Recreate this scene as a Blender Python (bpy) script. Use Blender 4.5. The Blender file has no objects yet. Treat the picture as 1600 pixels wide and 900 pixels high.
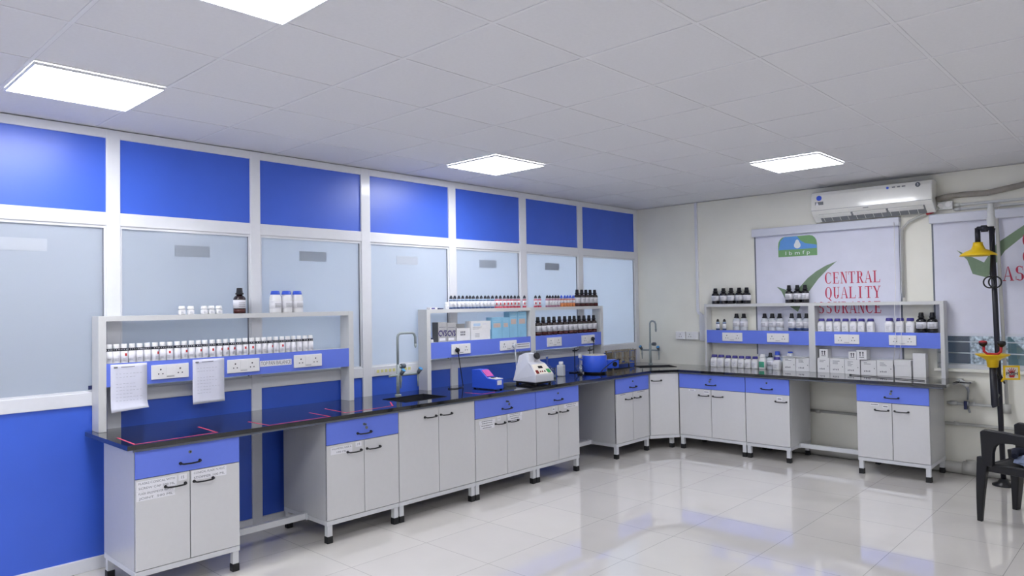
import bpy, bmesh, math, random
from mathutils import Vector, Matrix
random.seed(7)
PI = math.pi
C = bpy.context.scene.collection
SC = bpy.context.scene

# ------------------------------------------------------------------ camera, world, lights, exposure
def make_camera():
    yaw, pitch, roll = 0.7543, 0.0234, 0.0164
    cy, sy, cp, sp = math.cos(yaw), math.sin(yaw), math.cos(pitch), math.sin(pitch)
    fw = Vector((cy*cp, sy*cp, sp)); rt = Vector((sy, -cy, 0)); up = rt.cross(fw)
    cr, sr = math.cos(roll), math.sin(roll)
    R = rt*cr - up*sr; U = rt*sr + up*cr
    cam = bpy.data.cameras.new('camera'); o = bpy.data.objects.new('camera', cam); C.objects.link(o)
    m = Matrix((R, U, -fw)).transposed().to_4x4(); m.translation = Vector((-7.5987, -5.0003, 1.6124))
    o.matrix_world = m
    cam.sensor_width = 36; cam.lens = 1113.98/1600*36; cam.clip_start = .05
    SC.camera = o
make_camera()
w = bpy.data.worlds.new('daylight'); SC.world = w; w.use_nodes = True
w.node_tree.nodes['Background'].inputs[0].default_value = (.62, .75, .95, 1)
w.node_tree.nodes['Background'].inputs[1].default_value = 2.2
SC.view_settings.view_transform = 'Standard'; SC.view_settings.look = 'None'
SC.view_settings.gamma = 1; SC.view_settings.use_curve_mapping = False
SC.view_settings.exposure = 0.4
PANEL_LIGHT = 19      # ceiling panels of the laboratory
NEXT_ROOM_LIGHT = 57   # unseen ceiling panels placed to backlight the frosted glass
CEIL = 2.78
TX, TY = .612, .597     # ceiling tile pitch
GX, GY = -6.112, -2.345 # one crossing of the ceiling grid

# ------------------------------------------------------------------ materials
def lin(c):
    return tuple((v/255/12.92 if v/255 <= .04045 else ((v/255+.055)/1.055)**2.4) for v in c)+(1,)
def mat(name, rgb, rough=.5, metal=0, spec=.5, coat=0, noise=0, nscale=30, trans=0, ior=1.45, emit=None, estr=0, alpha=1, coatr=.06, bump=0):
    m = bpy.data.materials.new(name); m.use_nodes = True; nt = m.node_tree; b = nt.nodes['Principled BSDF']
    b.inputs['Base Color'].default_value = lin(rgb); b.inputs['Roughness'].default_value = rough
    b.inputs['Metallic'].default_value = metal; b.inputs['Specular IOR Level'].default_value = spec
    b.inputs['Coat Weight'].default_value = coat; b.inputs['Coat Roughness'].default_value = coatr
    b.inputs['Transmission Weight'].default_value = trans; b.inputs['IOR'].default_value = ior
    b.inputs['Alpha'].default_value = alpha
    if emit: b.inputs['Emission Color'].default_value = lin(emit); b.inputs['Emission Strength'].default_value = estr
    if noise or bump:
        tc = nt.nodes.new('ShaderNodeTexCoord'); n = nt.nodes.new('ShaderNodeTexNoise')
        n.inputs['Scale'].default_value = nscale; n.inputs['Detail'].default_value = 5
        nt.links.new(tc.outputs['Object'], n.inputs['Vector'])
        if noise:
            r = nt.nodes.new('ShaderNodeValToRGB'); l = lin(rgb)
            r.color_ramp.elements[0].position = .3; r.color_ramp.elements[1].position = .7
            r.color_ramp.elements[0].color = tuple(v*(1-noise) for v in l[:3])+(1,)
            r.color_ramp.elements[1].color = tuple(min(1, v*(1+noise)) for v in l[:3])+(1,)
            nt.links.new(n.outputs['Fac'], r.inputs[0]); nt.links.new(r.outputs[0], b.inputs['Base Color'])
        if bump:
            bp = nt.nodes.new('ShaderNodeBump'); bp.inputs['Strength'].default_value = bump; bp.inputs['Distance'].default_value = .002
            nt.links.new(n.outputs['Fac'], bp.inputs['Height']); nt.links.new(bp.outputs[0], b.inputs['Normal'])
    return m
M = {}
M['wall'] = mat('cream_wall_paint', (240, 239, 229), .65, noise=.03, nscale=2.5)
M['wall_plain'] = mat('white_wall_paint', (238, 238, 238), .7, noise=.01)
M['tile'] = mat('ceiling_tile', (224, 224, 227), .9, noise=.015, nscale=60)
M['tbar'] = mat('ceiling_grid_white', (226, 226, 229), .5, noise=.01)
M['shadow_line'] = mat('ceiling_shadow_line', (198, 198, 202), .9, noise=.01)
M['alu'] = mat('white_powder_coated_aluminium', (228, 230, 236), .28, coat=.3, noise=.01)
M['gasket_shadow'] = mat('grey_gasket_and_shadow', (110, 116, 128), .5, noise=.02)
M['bluewall'] = mat('blue_laminate_panel', (60, 102, 218), .36, spec=.8, noise=.03, nscale=4)
M['bluedrawer'] = mat('blue_drawer_laminate', (108, 132, 236), .4, noise=.01)
M['cab'] = mat('light_grey_laminate', (214, 214, 216), .38, noise=.01)
M['cabside'] = mat('light_grey_carcass', (200, 201, 204), .3, coat=.2, noise=.01)
M['edge'] = mat('dark_door_gap', (60, 62, 70), .6, noise=.02)
M['frame'] = mat('grey_white_steel_frame', (214, 216, 220), .35, noise=.01)
M['rubber'] = mat('black_rubber', (28, 29, 32), .6, noise=.05)
M['black'] = mat('black_plastic', (24, 25, 30), .35, noise=.03)
M['blackpole'] = mat('black_powder_coated_pipe', (30, 31, 42), .4, noise=.03)
M['blackchair'] = mat('black_moulded_plastic', (26, 26, 29), .42, noise=.03)
M['granite'] = mat('black_granite', (26, 27, 31), .07, spec=.9, coat=.6, coatr=.02, noise=.35, nscale=260)
M['rack'] = mat('light_grey_rack_steel', (212, 213, 214), .4, noise=.01)
M['white'] = mat('white_plastic', (238, 238, 240), .3, noise=.01)
M['whitelid'] = mat('white_ribbed_cap', (246, 246, 248), .4, noise=.01)
M['label'] = mat('paper_label', (226, 226, 234), .6, noise=.04, nscale=120)
M['labelwhite'] = mat('white_label_paper', (236, 236, 242), .6, noise=.03, nscale=90)
M['print'] = mat('grey_print', (112, 114, 124), .7, noise=.05)
M['faint'] = mat('faint_grey_print', (172, 174, 190), .7, noise=.03)
M['ink'] = mat('dark_ink', (62, 62, 72), .7, noise=.02)
M['hazard'] = mat('red_hazard_print', (196, 48, 52), .6, noise=.04)
M['amber'] = mat('amber_glass', (40, 24, 26), .08, coat=.5, noise=.15, nscale=40)
M['darkglass'] = mat('dark_amber_glass', (28, 28, 34), .1, coat=.5, noise=.1, nscale=40)
M['liquidred'] = mat('dark_red_solution', (78, 34, 34), .2, noise=.1, nscale=40)
M['capblack'] = mat('black_screw_cap', (24, 25, 32), .45, noise=.04)
M['capnavy'] = mat('navy_screw_cap', (36, 44, 92), .45, noise=.04)
M['capblue'] = mat('bright_blue_cap', (62, 98, 220), .4, noise=.04)
M['cappurple'] = mat('purple_blue_cap', (72, 66, 150), .35, noise=.04)
M['capteal'] = mat('blue_black_ring', (34, 38, 52), .5, noise=.2, nscale=200)
M['clearplastic'] = mat('translucent_plastic', (226, 231, 240), .25, trans=.22, noise=.01)
M['glass'] = mat('clear_glass', (244, 248, 250), .03, trans=1, ior=1.45)
M['bluesol'] = mat('blue_solution', (92, 150, 210), .2, noise=.04)
M['navysol'] = mat('navy_printed_band', (52, 72, 120), .4, noise=.05)
M['redsol'] = mat('red_printed_band', (206, 66, 92), .4, noise=.05)
M['pinksol'] = mat('pale_pink_plastic', (222, 184, 200), .35, noise=.04)
M['mauvesol'] = mat('mauve_plastic', (176, 120, 148), .35, noise=.04)
M['orangesol'] = mat('orange_solution', (232, 148, 92), .3, noise=.04)
M['clearblue'] = mat('pale_blue_plastic', (188, 214, 240), .3, noise=.03)
M['bluepack'] = mat('light_blue_carton', (146, 198, 228), .3, noise=.05, nscale=12)
M['bluepack2'] = mat('pale_blue_print', (168, 208, 232), .4, noise=.04)
M['peach'] = mat('peach_print', (206, 186, 180), .5, noise=.05)
M['carton'] = mat('white_carton', (232, 232, 234), .55, noise=.02, nscale=20)
M['cartongrey'] = mat('grey_carton', (178, 178, 180), .6, noise=.03)
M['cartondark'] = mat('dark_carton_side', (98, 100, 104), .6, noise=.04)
M['purpleprint'] = mat('dark_purple_print', (58, 46, 108), .5, noise=.05)
M['greenlabel'] = mat('green_label', (70, 168, 136), .5, noise=.04)
M['paper'] = mat('white_paper', (226, 228, 244), .65, noise=.02, nscale=15)
M['pink'] = mat('pink_tape', (206, 62, 104), .5, noise=.06)
M['chrome'] = mat('brushed_steel', (170, 174, 180), .28, metal=.85, noise=.03)
M['faucet'] = mat('grey_epoxy_tap', (156, 166, 168), .3, noise=.02)
M['knobgrey'] = mat('grey_knob', (92, 100, 110), .4, noise=.03)
M['knobblue'] = mat('blue_knob_cap', (74, 152, 214), .35, noise=.03)
M['sink'] = mat('black_sink_bowl', (34, 36, 42), .3, noise=.05)
M['blind'] = mat('lilac_white_blind_fabric', (222, 224, 240), .75, noise=.02, nscale=8, bump=.2)
M['blindbox'] = mat('blind_cassette', (216, 219, 232), .4, noise=.01)
M['green'] = mat('sage_green_print', (122, 144, 120), .7, noise=.04)
M['logogreen'] = mat('logo_green_print', (124, 170, 118), .7, noise=.02)
M['logoblue'] = mat('logo_blue_print', (104, 160, 226), .7, noise=.02)
M['crimson'] = mat('crimson_print', (196, 60, 92), .7, noise=.03)
M['whiteprint'] = mat('white_print', (232, 238, 240), .7, noise=.01)
M['ac'] = mat('white_glossy_plastic', (232, 232, 228), .2, coat=.4, noise=.01)
M['acdark'] = mat('grey_louvre_slot', (128, 132, 136), .5, noise=.03)
M['pvc'] = mat('white_pvc_pipe', (208, 210, 210), .35, noise=.03)
M['pvcold'] = mat('grimy_white_pvc', (190, 190, 186), .5, noise=.08, nscale=6)
M['insul'] = mat('taped_pipe_insulation', (150, 145, 138), .8, noise=.15, nscale=14)
M['yellow'] = mat('yellow_moulded_plastic', (240, 200, 24), .35, noise=.03)
M['red'] = mat('red_plastic', (178, 36, 44), .4, noise=.04)
M['grill'] = mat('grey_painted_rod', (205, 209, 214), .4, noise=.02)
M['shroud'] = mat('white_grey_housing', (206, 208, 216), .32, noise=.01)
M['cream'] = mat('cream_control_panel', (232, 226, 214), .4, noise=.01)
M['greenbtn'] = mat('green_rocker_switch', (52, 150, 84), .4, noise=.03)
M['redbtn'] = mat('dark_red_switch', (122, 34, 34), .4, noise=.03)
M['mantle'] = mat('blue_enamel', (54, 96, 226), .3, noise=.02)
M['pinkpanel'] = mat('pink_control_panel', (206, 96, 170), .4, noise=.03)
M['tan'] = mat('dull_tan_metal', (168, 158, 142), .4, metal=.4, noise=.12, nscale=30)
M['brass'] = mat('dull_brass_lock', (128, 132, 128), .35, metal=.7, noise=.05)
M['yellowtape'] = mat('yellow_faded_lettering', (222, 220, 150), .6, noise=.1, nscale=80)
M['stone'] = mat('stone', (215, 216, 212), .9, noise=.8, nscale=34, bump=.5)
M['outdark'] = mat('dark_metal_sheet', (52, 60, 74), .6, noise=.1)
M['outgreen'] = mat('grey_green_sheet', (96, 116, 116), .5, noise=.12, nscale=5)
M['bagblue'] = mat('pale_blue_plastic_bag', (150, 164, 196), .3, noise=.15, nscale=20)
M['bagdark'] = mat('dark_navy_cloth', (34, 38, 56), .8, noise=.1)
M['diffuser'] = mat('light_diffuser', (255, 255, 255), .6, noise=.001, emit=(250, 251, 255), estr=PANEL_LIGHT)
M['diffuser2'] = mat('light_diffuser_next_room', (255, 255, 255), .6, noise=.001, emit=(246, 251, 250), estr=NEXT_ROOM_LIGHT)

def frosted(name, rgb, tr):
    m = bpy.data.materials.new(name); m.use_nodes = True; nt = m.node_tree
    for n in list(nt.nodes): nt.nodes.remove(n)
    N = nt.nodes.new; L = nt.links.new
    out = N('ShaderNodeOutputMaterial'); d = N('ShaderNodeBsdfDiffuse'); t = N('ShaderNodeBsdfTranslucent'); g = N('ShaderNodeBsdfGlossy')
    tc = N('ShaderNodeTexCoord'); no = N('ShaderNodeTexNoise'); no.inputs['Scale'].default_value = 1.2; r = N('ShaderNodeValToRGB')
    l = lin(rgb); r.color_ramp.elements[0].color = tuple(v*.96 for v in l[:3])+(1,); r.color_ramp.elements[1].color = tuple(min(1, v*1.04) for v in l[:3])+(1,)
    L(tc.outputs['Object'], no.inputs['Vector']); L(no.outputs['Fac'], r.inputs[0])
    L(r.outputs[0], d.inputs['Color']); L(r.outputs[0], t.inputs['Color'])
    g.inputs['Roughness'].default_value = .12
    m1 = N('ShaderNodeMixShader'); m1.inputs[0].default_value = tr; L(d.outputs[0], m1.inputs[1]); L(t.outputs[0], m1.inputs[2])
    f = N('ShaderNodeFresnel'); f.inputs['IOR'].default_value = 1.45
    m2 = N('ShaderNodeMixShader'); L(f.outputs[0], m2.inputs[0]); L(m1.outputs[0], m2.inputs[1]); L(g.outputs[0], m2.inputs[2])
    L(m2.outputs[0], out.inputs['Surface'])
    return m
M['frosted'] = frosted('frosted_glass', (213, 221, 233), .5)
M['frostlabel'] = frosted('grey_film_rectangle', (200, 209, 221), .47)
M['frostlight'] = frosted('pale_film_rectangle', (232, 238, 248), .45)

def floor_mat():
    m = mat('polished_floor_tile', (214, 211, 207), .045, spec=.6, coat=.8, coatr=.015)
    nt = m.node_tree; N = nt.nodes.new; L = nt.links.new; b = nt.nodes['Principled BSDF']
    tc = N('ShaderNodeTexCoord'); br = N('ShaderNodeTexBrick')
    mp = N('ShaderNodeMapping'); mp.inputs['Location'].default_value = (.25, 0, 0)
    br.offset = 0; br.inputs['Scale'].default_value = 1; br.inputs['Mortar Size'].default_value = .0018
    br.inputs['Brick Width'].default_value = .6; br.inputs['Row Height'].default_value = .6
    br.inputs['Color1'].default_value = lin((230, 226, 222)); br.inputs['Color2'].default_value = lin((234, 230, 225))
    br.inputs['Mortar'].default_value = lin((178, 175, 172))
    no = N('ShaderNodeTexNoise'); no.inputs['Scale'].default_value = 3; no.inputs['Detail'].default_value = 6
    mx = N('ShaderNodeMixRGB'); mx.blend_type = 'MULTIPLY'; mx.inputs[0].default_value = .12
    L(tc.outputs['Object'], mp.inputs['Vector']); L(mp.outputs[0], br.inputs['Vector']); L(tc.outputs['Object'], no.inputs['Vector'])
    L(br.outputs['Color'], mx.inputs[1]); L(no.outputs['Fac'], mx.inputs[2]); L(mx.outputs[0], b.inputs['Base Color'])
    return m
M['floor'] = floor_mat()

# ------------------------------------------------------------------ mesh helpers
_txt = {}
def text_mesh(s):
    if s not in _txt:
        cu = bpy.data.curves.new('t', 'FONT'); cu.body = s; cu.size = 1; cu.align_x = 'CENTER'; cu.align_y = 'CENTER'; cu.resolution_u = 2
        if s in ('CVS', 'PUSH'): cu.offset = .03
        o = bpy.data.objects.new('t', cu); C.objects.link(o); bpy.context.view_layer.update()
        me = bpy.data.meshes.new_from_object(o.evaluated_get(bpy.context.evaluated_depsgraph_get()))
        vs = [v.co.copy() for v in me.vertices]; fs = [list(p.vertices) for p in me.polygons]
        bpy.data.objects.remove(o); _txt[s] = (vs, fs)
    return _txt[s]

class MB:
    """collects shapes for ONE mesh object"""
    def __init__(s): s.bm = bmesh.new(); s.mats = []; s.T = Matrix.Identity(4)
    def mi(s, m):
        if m is None: return 0 if s.mats else s.mi('cab')
        if m not in s.mats: s.mats.append(m)
        return s.mats.index(m)
    def v(s, p): return s.bm.verts.new(s.T @ Vector(p))
    def face(s, vs, m, smooth=False):
        try: f = s.bm.faces.new(vs)
        except ValueError: return
        f.material_index = s.mi(m); f.smooth = smooth; return f
    def box(s, x0, x1, y0, y1, z0, z1, m):
        v = [s.v(p) for p in ((x0,y0,z0),(x1,y0,z0),(x1,y1,z0),(x0,y1,z0),(x0,y0,z1),(x1,y0,z1),(x1,y1,z1),(x0,y1,z1))]
        for q in ((3,2,1,0),(4,5,6,7),(0,1,5,4),(1,2,6,5),(2,3,7,6),(3,0,4,7)): s.face([v[i] for i in q], m)
        return s
    def hexa(s, pts, m):   # 8 points bottom ring then top ring
        v = [s.v(p) for p in pts]
        for q in ((3,2,1,0),(4,5,6,7),(0,1,5,4),(1,2,6,5),(2,3,7,6),(3,0,4,7)): s.face([v[i] for i in q], m)
        return s
    def lathe(s, prof, c, m, n=20, axis='z', sx=1, sy=1, smooth=True):
        def P(r, h, a):
            u, w2 = r*math.cos(a)*sx, r*math.sin(a)*sy
            return (c[0]+u, c[1]+w2, c[2]+h) if axis == 'z' else ((c[0]+h, c[1]+u, c[2]+w2) if axis == 'x' else (c[0]+w2, c[1]+h, c[2]+u))
        rings = [[s.v(P(r, h, 2*PI*i/n)) for i in range(n)] for r, h in prof]
        for a, b in zip(rings, rings[1:]):
            for i in range(n): s.face([a[i], a[(i+1)%n], b[(i+1)%n], b[i]], m, smooth)
        s.face(list(reversed(rings[0])), m); s.face(rings[-1], m)
        return s
    def cyl(s, c, r, h, m, axis='z', n=20): return s.lathe([(r, 0), (r, h)], c, m, n, axis)
    def tube(s, pts, r, m, n=10, smooth=True):
        pts = [Vector(p) for p in pts]; rings = []; prev = None
        for i, p in enumerate(pts):
            t = (pts[min(i+1, len(pts)-1)] - pts[max(i-1, 0)]).normalized()
            if prev is None: prev = t.orthogonal().normalized()
            u = (prev - t*prev.dot(t)); u = u.normalized() if u.length > 1e-6 else t.orthogonal().normalized()
            prev = u; w2 = t.cross(u); rr = r[i] if isinstance(r, (list, tuple)) else r
            rings.append([s.v(p+u*rr*math.cos(2*PI*k/n)+w2*rr*math.sin(2*PI*k/n)) for k in range(n)])
        for a, b in zip(rings, rings[1:]):
            for k in range(n): s.face([a[k], a[(k+1)%n], b[(k+1)%n], b[k]], m, smooth)
        s.face(list(reversed(rings[0])), m); s.face(rings[-1], m)
        return s
    def prism(s, poly, y0, y1, m, plane='xz'):   # polygon in a plane, extruded along the third axis
        def P(a, b, c): return (a, c, b) if plane == 'xz' else ((c, a, b) if plane == 'yz' else (a, b, c))
        A = [s.v(P(a, b, y0)) for a, b in poly]; B = [s.v(P(a, b, y1)) for a, b in poly]; n = len(poly)
        f1 = s.face(A, m); f2 = s.face(list(reversed(B)), m)
        for i in range(n): s.face([A[i], A[(i+1)%n], B[(i+1)%n], B[i]], m)
        s.bm.normal_update()
        bmesh.ops.triangulate(s.bm, faces=[f for f in (f1, f2) if f])
        return s
    def holed(s, outer, holes, z0, z1, m):       # slab with holes
        def ring(pl, z):
            vs = [s.v((x, y, z)) for x, y in pl]
            return vs, [s.bm.edges.new((vs[i], vs[(i+1)%len(vs)])) for i in range(len(vs))]
        R = {}
        for z in (z0, z1):
            R[z] = [ring(pl, z) for pl in [outer]+holes]; es = [e for r in R[z] for e in r[1]]
            fs = bmesh.ops.triangle_fill(s.bm, use_beauty=True, use_dissolve=False, edges=es)
            for g in fs['geom']:
                if isinstance(g, bmesh.types.BMFace): g.material_index = s.mi(m)
        for k in range(len(R[z0])):
            a, b = R[z0][k][0], R[z1][k][0]; n = len(a)
            for i in range(n): s.face([a[i], a[(i+1)%n], b[(i+1)%n], b[i]], m)
        bmesh.ops.recalc_face_normals(s.bm, faces=s.bm.faces)
        return s
    def text(s, t, x, y, z, size, m, wide=None):   # faces -y, centred at x, z
        vs, fs = text_mesh(t)
        if not vs: return s
        w0 = max(v.x for v in vs)-min(v.x for v in vs); k = (wide/w0) if wide else size; cx = (max(v.x for v in vs)+min(v.x for v in vs))/2
        nv = [s.v((x+(v.x-cx)*k, y, z+v.y*size)) for v in vs]
        for f in fs: s.face([nv[i] for i in f], m)
        return s
    def build(s, name, parent=None, loc=None, rz=0, bevel=0, fix=True, seg=2):
        if fix: bmesh.ops.recalc_face_normals(s.bm, faces=s.bm.faces)
        me = bpy.data.meshes.new(name); s.bm.to_mesh(me); s.bm.free()
        for m in s.mats: me.materials.append(M[m])
        o = bpy.data.objects.new(name, me); C.objects.link(o)
        if loc: o.location = loc
        o.rotation_euler.z = rz
        if parent is not None: o.parent = parent
        if bevel:
            b = o.modifiers.new('bevel', 'BEVEL'); b.width = bevel; b.segments = seg; b.limit_method = 'ANGLE'; b.angle_limit = .6
        return o
def one(): return MB()
def thing(name, label, cat, loc=(0, 0, 0), rz=0, group=None):
    o = bpy.data.objects.new(name, None); o.empty_display_size = .05; C.objects.link(o)
    o.location = loc; o.rotation_euler.z = rz; return tag(o, label, cat, group)
def tag(o, label, cat, group=None):
    o['label'] = label; o['category'] = cat
    if group: o['group'] = group
    return o
def structure(o): o['kind'] = 'structure'; return o
def note(o, label): o['label'] = label; return o
def dup(root, loc, label, rz=None, group=None):
    r = root.copy(); C.objects.link(r); r.location = loc; r['label'] = label
    if rz is not None: r.rotation_euler.z = rz
    if group: r['group'] = group
    for ch in list(root.children):
        c = ch.copy(); C.objects.link(c); c.parent = r
        for g in list(ch.children):
            d = g.copy(); C.objects.link(d); d.parent = c
    return r
ORD = ['zeroth', 'first', 'second', 'third', 'fourth', 'fifth', 'sixth', 'seventh', 'eighth', 'ninth', 'tenth', 'eleventh', 'twelfth',
       'thirteenth', 'fourteenth', 'fifteenth', 'sixteenth', 'seventeenth', 'eighteenth', 'nineteenth', 'twentieth']
def ordinal(i, n):   # i from 0: how to find the i-th of n in a row
    if i == 0: return 'leftmost'
    if i == n-1: return 'rightmost'
    if n % 2 and i == n//2: return 'middle'
    if i < n/2: return ORD[i+1]+' from left'
    return ORD[n-i]+' from right'
RZ = -PI/2     # rotation of things that stand along the right-hand wall
XW = .04       # plane of the right-hand wall
H = .866       # worktop height

# ------------------------------------------------------------------ room shell
structure(one().box(-11.1, .25, -8.6, .06, -.08, 0, 'floor').build('floor'))
cl = MB()
cl.box(-11.1, .25, -8.6, .06, CEIL+.006, CEIL+.06, 'tile')
structure(cl.build('ceiling'))
tb = MB(); nx = [GX+TX*i for i in range(-8, 11)]; ny = [GY+TY*j for j in range(-10, 4)]
for x in nx: tb.box(x-.009, x+.009, -8.6, 0, CEIL+.003, CEIL+.006, 'tbar')
for y in ny:
    tb.box(-11.1, .04, y-.009, y+.009, CEIL+.0034, CEIL+.006, 'tbar')
for x in nx:            # painted shadow line beside the bars
    tb.box(x+.009, x+.0112, -8.6, 0, CEIL+.004, CEIL+.0062, 'shadow_line')
for y in ny: tb.box(-11.1, .04, y+.009, y+.0112, CEIL+.004, CEIL+.0062, 'shadow_line')
structure(tb.build('trim_1'))
# walls: left wall is the partition (built below); right wall has two window openings
wr = MB(); W1a, W1b, W2a, W2b = -1.60, -3.00, -3.30, -4.75; ZB, ZT = .95, 2.33
for y0, y1, z0, z1 in ((.06, W1a, 0, CEIL), (W1a, W1b, 0, ZB), (W1a, W1b, ZT, CEIL), (W1b, W2a, 0, CEIL), (W2a, W2b, 0, ZB), (W2a, W2b, ZT, CEIL), (W2b, -8.6, 0, CEIL)):
    wr.box(XW, XW+.2, y1, y0, z0, z1, 'wall')
structure(wr.build('wall_right'))
structure(one().box(-11.2, -11.1, -8.6, .06, 0, CEIL, 'wall_plain').build('wall_left'))
structure(one().box(-11.2, .25, -8.7, -8.6, 0, CEIL, 'wall_plain').build('wall_front'))
structure(one().box(XW-.035, XW, -4.9, -3.28, .925, .95, 'wall').build('trim_2', bevel=.003))
# next room behind the frosted glass
nr = MB(); nr.box(-11.1, .25, 2.6, 2.7, 0, CEIL, 'wall_plain'); nr.box(-11.2, -11.1, .06, 2.7, 0, CEIL, 'wall_plain'); nr.box(.04, .25, .06, 2.7, 0, CEIL, 'wall_plain')
structure(nr.build('wall_back'))
structure(one().box(-11.1, .25, .06, 2.7, -.08, 0, 'floor').build('floor'))
structure(one().box(-11.1, .25, .06, 2.7, CEIL+.006, CEIL+.06, 'tile').build('ceiling'))

# ------------------------------------------------------------------ glazed partition on the left
def partition():
    PITCH = .9775; mull = [(-6.059-.9775, -5.976-.9775), (-6.059, -5.976), (-5.092, -5.014), (-4.118, -4.027), (-3.138, -3.049), (-2.154, -2.055), (-1.18, -1.09), (-.03, .04)]
    mull = [(-8.03, -7.94), (-9.01, -8.92), (-9.99, -9.9), (-11.1, -10.9)][::-1] + mull
    fr = MB()
    for a, b in mull: fr.box(a, b, -.012, .055, 0, CEIL, 'alu')
    for z0, z1 in ((2.724, CEIL), (2.162, 2.246), (1.024, 1.107), (0, .0805)):
        fr.box(-11.1, .04, -.010, .055, z0, z1, 'alu')
    structure(fr.build('wall_back', bevel=.004))
    n = 0; w = 0
    pan = MB(); low = MB(); gs = MB()
    for (a0, a), (b, b0) in zip(mull, mull[1:]):
        pan.box(a-.004, b+.004, .004, .03, 2.24, 2.73, 'bluewall'); low.box(a-.004, b+.004, .004, .03, .07, 1.03, 'bluewall')
    structure(pan.build('trim_3')); structure(low.build('trim_4'))
    stick = {-6.059: None}
    for k, ((a0, a), (b, b0)) in enumerate(zip(mull, mull[1:])):
        w += 1
        g = structure(one().box(a-.004, b+.004, .012, .020, 1.10, 2.17, 'frosted').build('window_%d' % (w+2)))
        f = MB(); q = .012
        f.box(a, a+q, 0, .012, 1.107, 2.162, 'alu'); f.box(b-q, b, 0, .012, 1.107, 2.162, 'alu')
        f.box(a+q, b-q, 0, .012, 1.107, 1.107+q, 'alu'); f.box(a+q, b-q, 0, .012, 2.162-q*1.4, 2.162, 'alu')
        f.box(b-q-.005, b-q, .006, .0125, 1.12, 2.145, 'gasket_shadow')
        structure(f.build('window_frame', g))
        c = {3: -6.50, 4: -5.507, 5: -4.562, 6: -3.617, 7: -2.607, 8: -1.617, 2: -7.48, 1: -8.45}.get(k-0)
        if c is not None:
            m = 'frostlight' if k in (3, 6) else 'frostlabel'
            structure(one().box(c-.12, c+.12, .0105, .0122, 1.982, 2.058, m).build('film_rectangle', g))
    # faded yellow lettering strip on the sill rail behind the first tap
    st = MB(); st.box(-4.00, -3.60, -.0115, -.010, 1.048, 1.083, 'labelwhite')
    for i in range(9): st.box(-3.98+i*.042, -3.952+i*.042, -.0122, -.0114, 1.053, 1.078, 'yellowtape')
    tag(st.build('rail_sticker'), 'faded yellow lettering strip stuck on the white rail behind the left tap', 'sticker')
    la = MB(); la.box(-6.165, -6.11, -.0135, -.0102, 1.125, 1.150, 'capnavy'); 
    tag(la.build('latch_block'), 'small dark catch at bottom right corner of the leftmost glass pane', 'catch')
partition()

# ------------------------------------------------------------------ ceiling lights
def ceiling_light(cx, cy, label, mt='diffuser', grp='square ceiling light panels'):
    t = thing('ceiling_light', label, 'ceiling light', (cx, cy, CEIL-.012), 0, grp)
    a, b = TX/2-.012, TY/2-.012
    f = MB(); q = .006
    for x0, x1, y0, y1 in ((-a, a, -b, -b+q), (-a, a, b-q, b), (-a, -a+q, -b+q, b-q), (a-q, a, -b+q, b-q)): f.box(x0, x1, y0, y1, 0, .014, 'alu')
    f.build('frame', t)
    one().box(-a+q, a-q, -b+q, b-q, .002, .012, mt).build('diffuser', t)
cells = {(-1, 2): 'bright square ceiling panel above the leftmost blue wall panel', (-1, -1): 'bright square ceiling panel cut off by top edge of the photo',
         (4, 2): 'bright square ceiling panel near the glass partition, above its middle panes', (7, -1): 'bright square ceiling panel just left of the air conditioner'}
for (i, j), lb in cells.items(): ceiling_light(GX+TX*(i+.5), GY+TY*(j+.5), lb)
for i, j in ((-6, 2), (-6, -1), (-6, -6), (-1, -6), (4, -6)):
    ceiling_light(GX+TX*(i+.5), GY+TY*(j+.5), 'bright square ceiling panel behind the viewpoint')
for x in (-.4, -1.3, -2.6, -4.6): ceiling_light(x, 1.45, 'unseen ceiling panel placed to backlight the frosted glass', 'diffuser2', 'unseen ceiling panels beyond the glass')  # unseen lamps, placed to light the panes from behind

# ------------------------------------------------------------------ cabinets
def handle_mb(cx, z, hw=.056, y=0):
    b = MB()
    b.tube([(cx-hw, y, z+.004), (cx-hw, y-.020, z+.003), (cx-hw+.010, y-.024, z+.000), (cx, y-.025, z-.002), (cx+hw-.010, y-.024, z+.000), (cx+hw, y-.020, z+.003), (cx+hw, y, z+.004)], .0048, 'black', 8)
    for q in (-hw, hw): b.cyl((cx+q, y-.006, z+.003), .009, .006, 'black', 'y', 12)
    return b
def sticker(par, x0, x1, z0, z1, lines, m='labelwhite', num=False, y=0):
    b = MB(); b.box(x0, x1, y-.0012, y, z0, z1, m); n = len(lines)
    for i, s in enumerate(lines):
        zc = z1-(i+.5)*(z1-z0)/n; hh = (z1-z0)/n
        if s == '~':      # print too small to read
            k = random.uniform(.6, .9); xc = (x0+x1)/2; ww = (x1-x0)*k/2
            for q in range(6): b.box(xc-ww+q*ww/3, xc-ww+(q+.8)*ww/3, y-.0016, y-.0013, zc-hh*.16, zc+hh*.16, 'print')
        elif s: b.text(s, (x0+x1)/2, y-.0016, zc, hh*.66, 'print', wide=None if num else (x1-x0)*min(.9, .06*len(s)+.1))
    return b.build('label_sticker', par)
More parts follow.
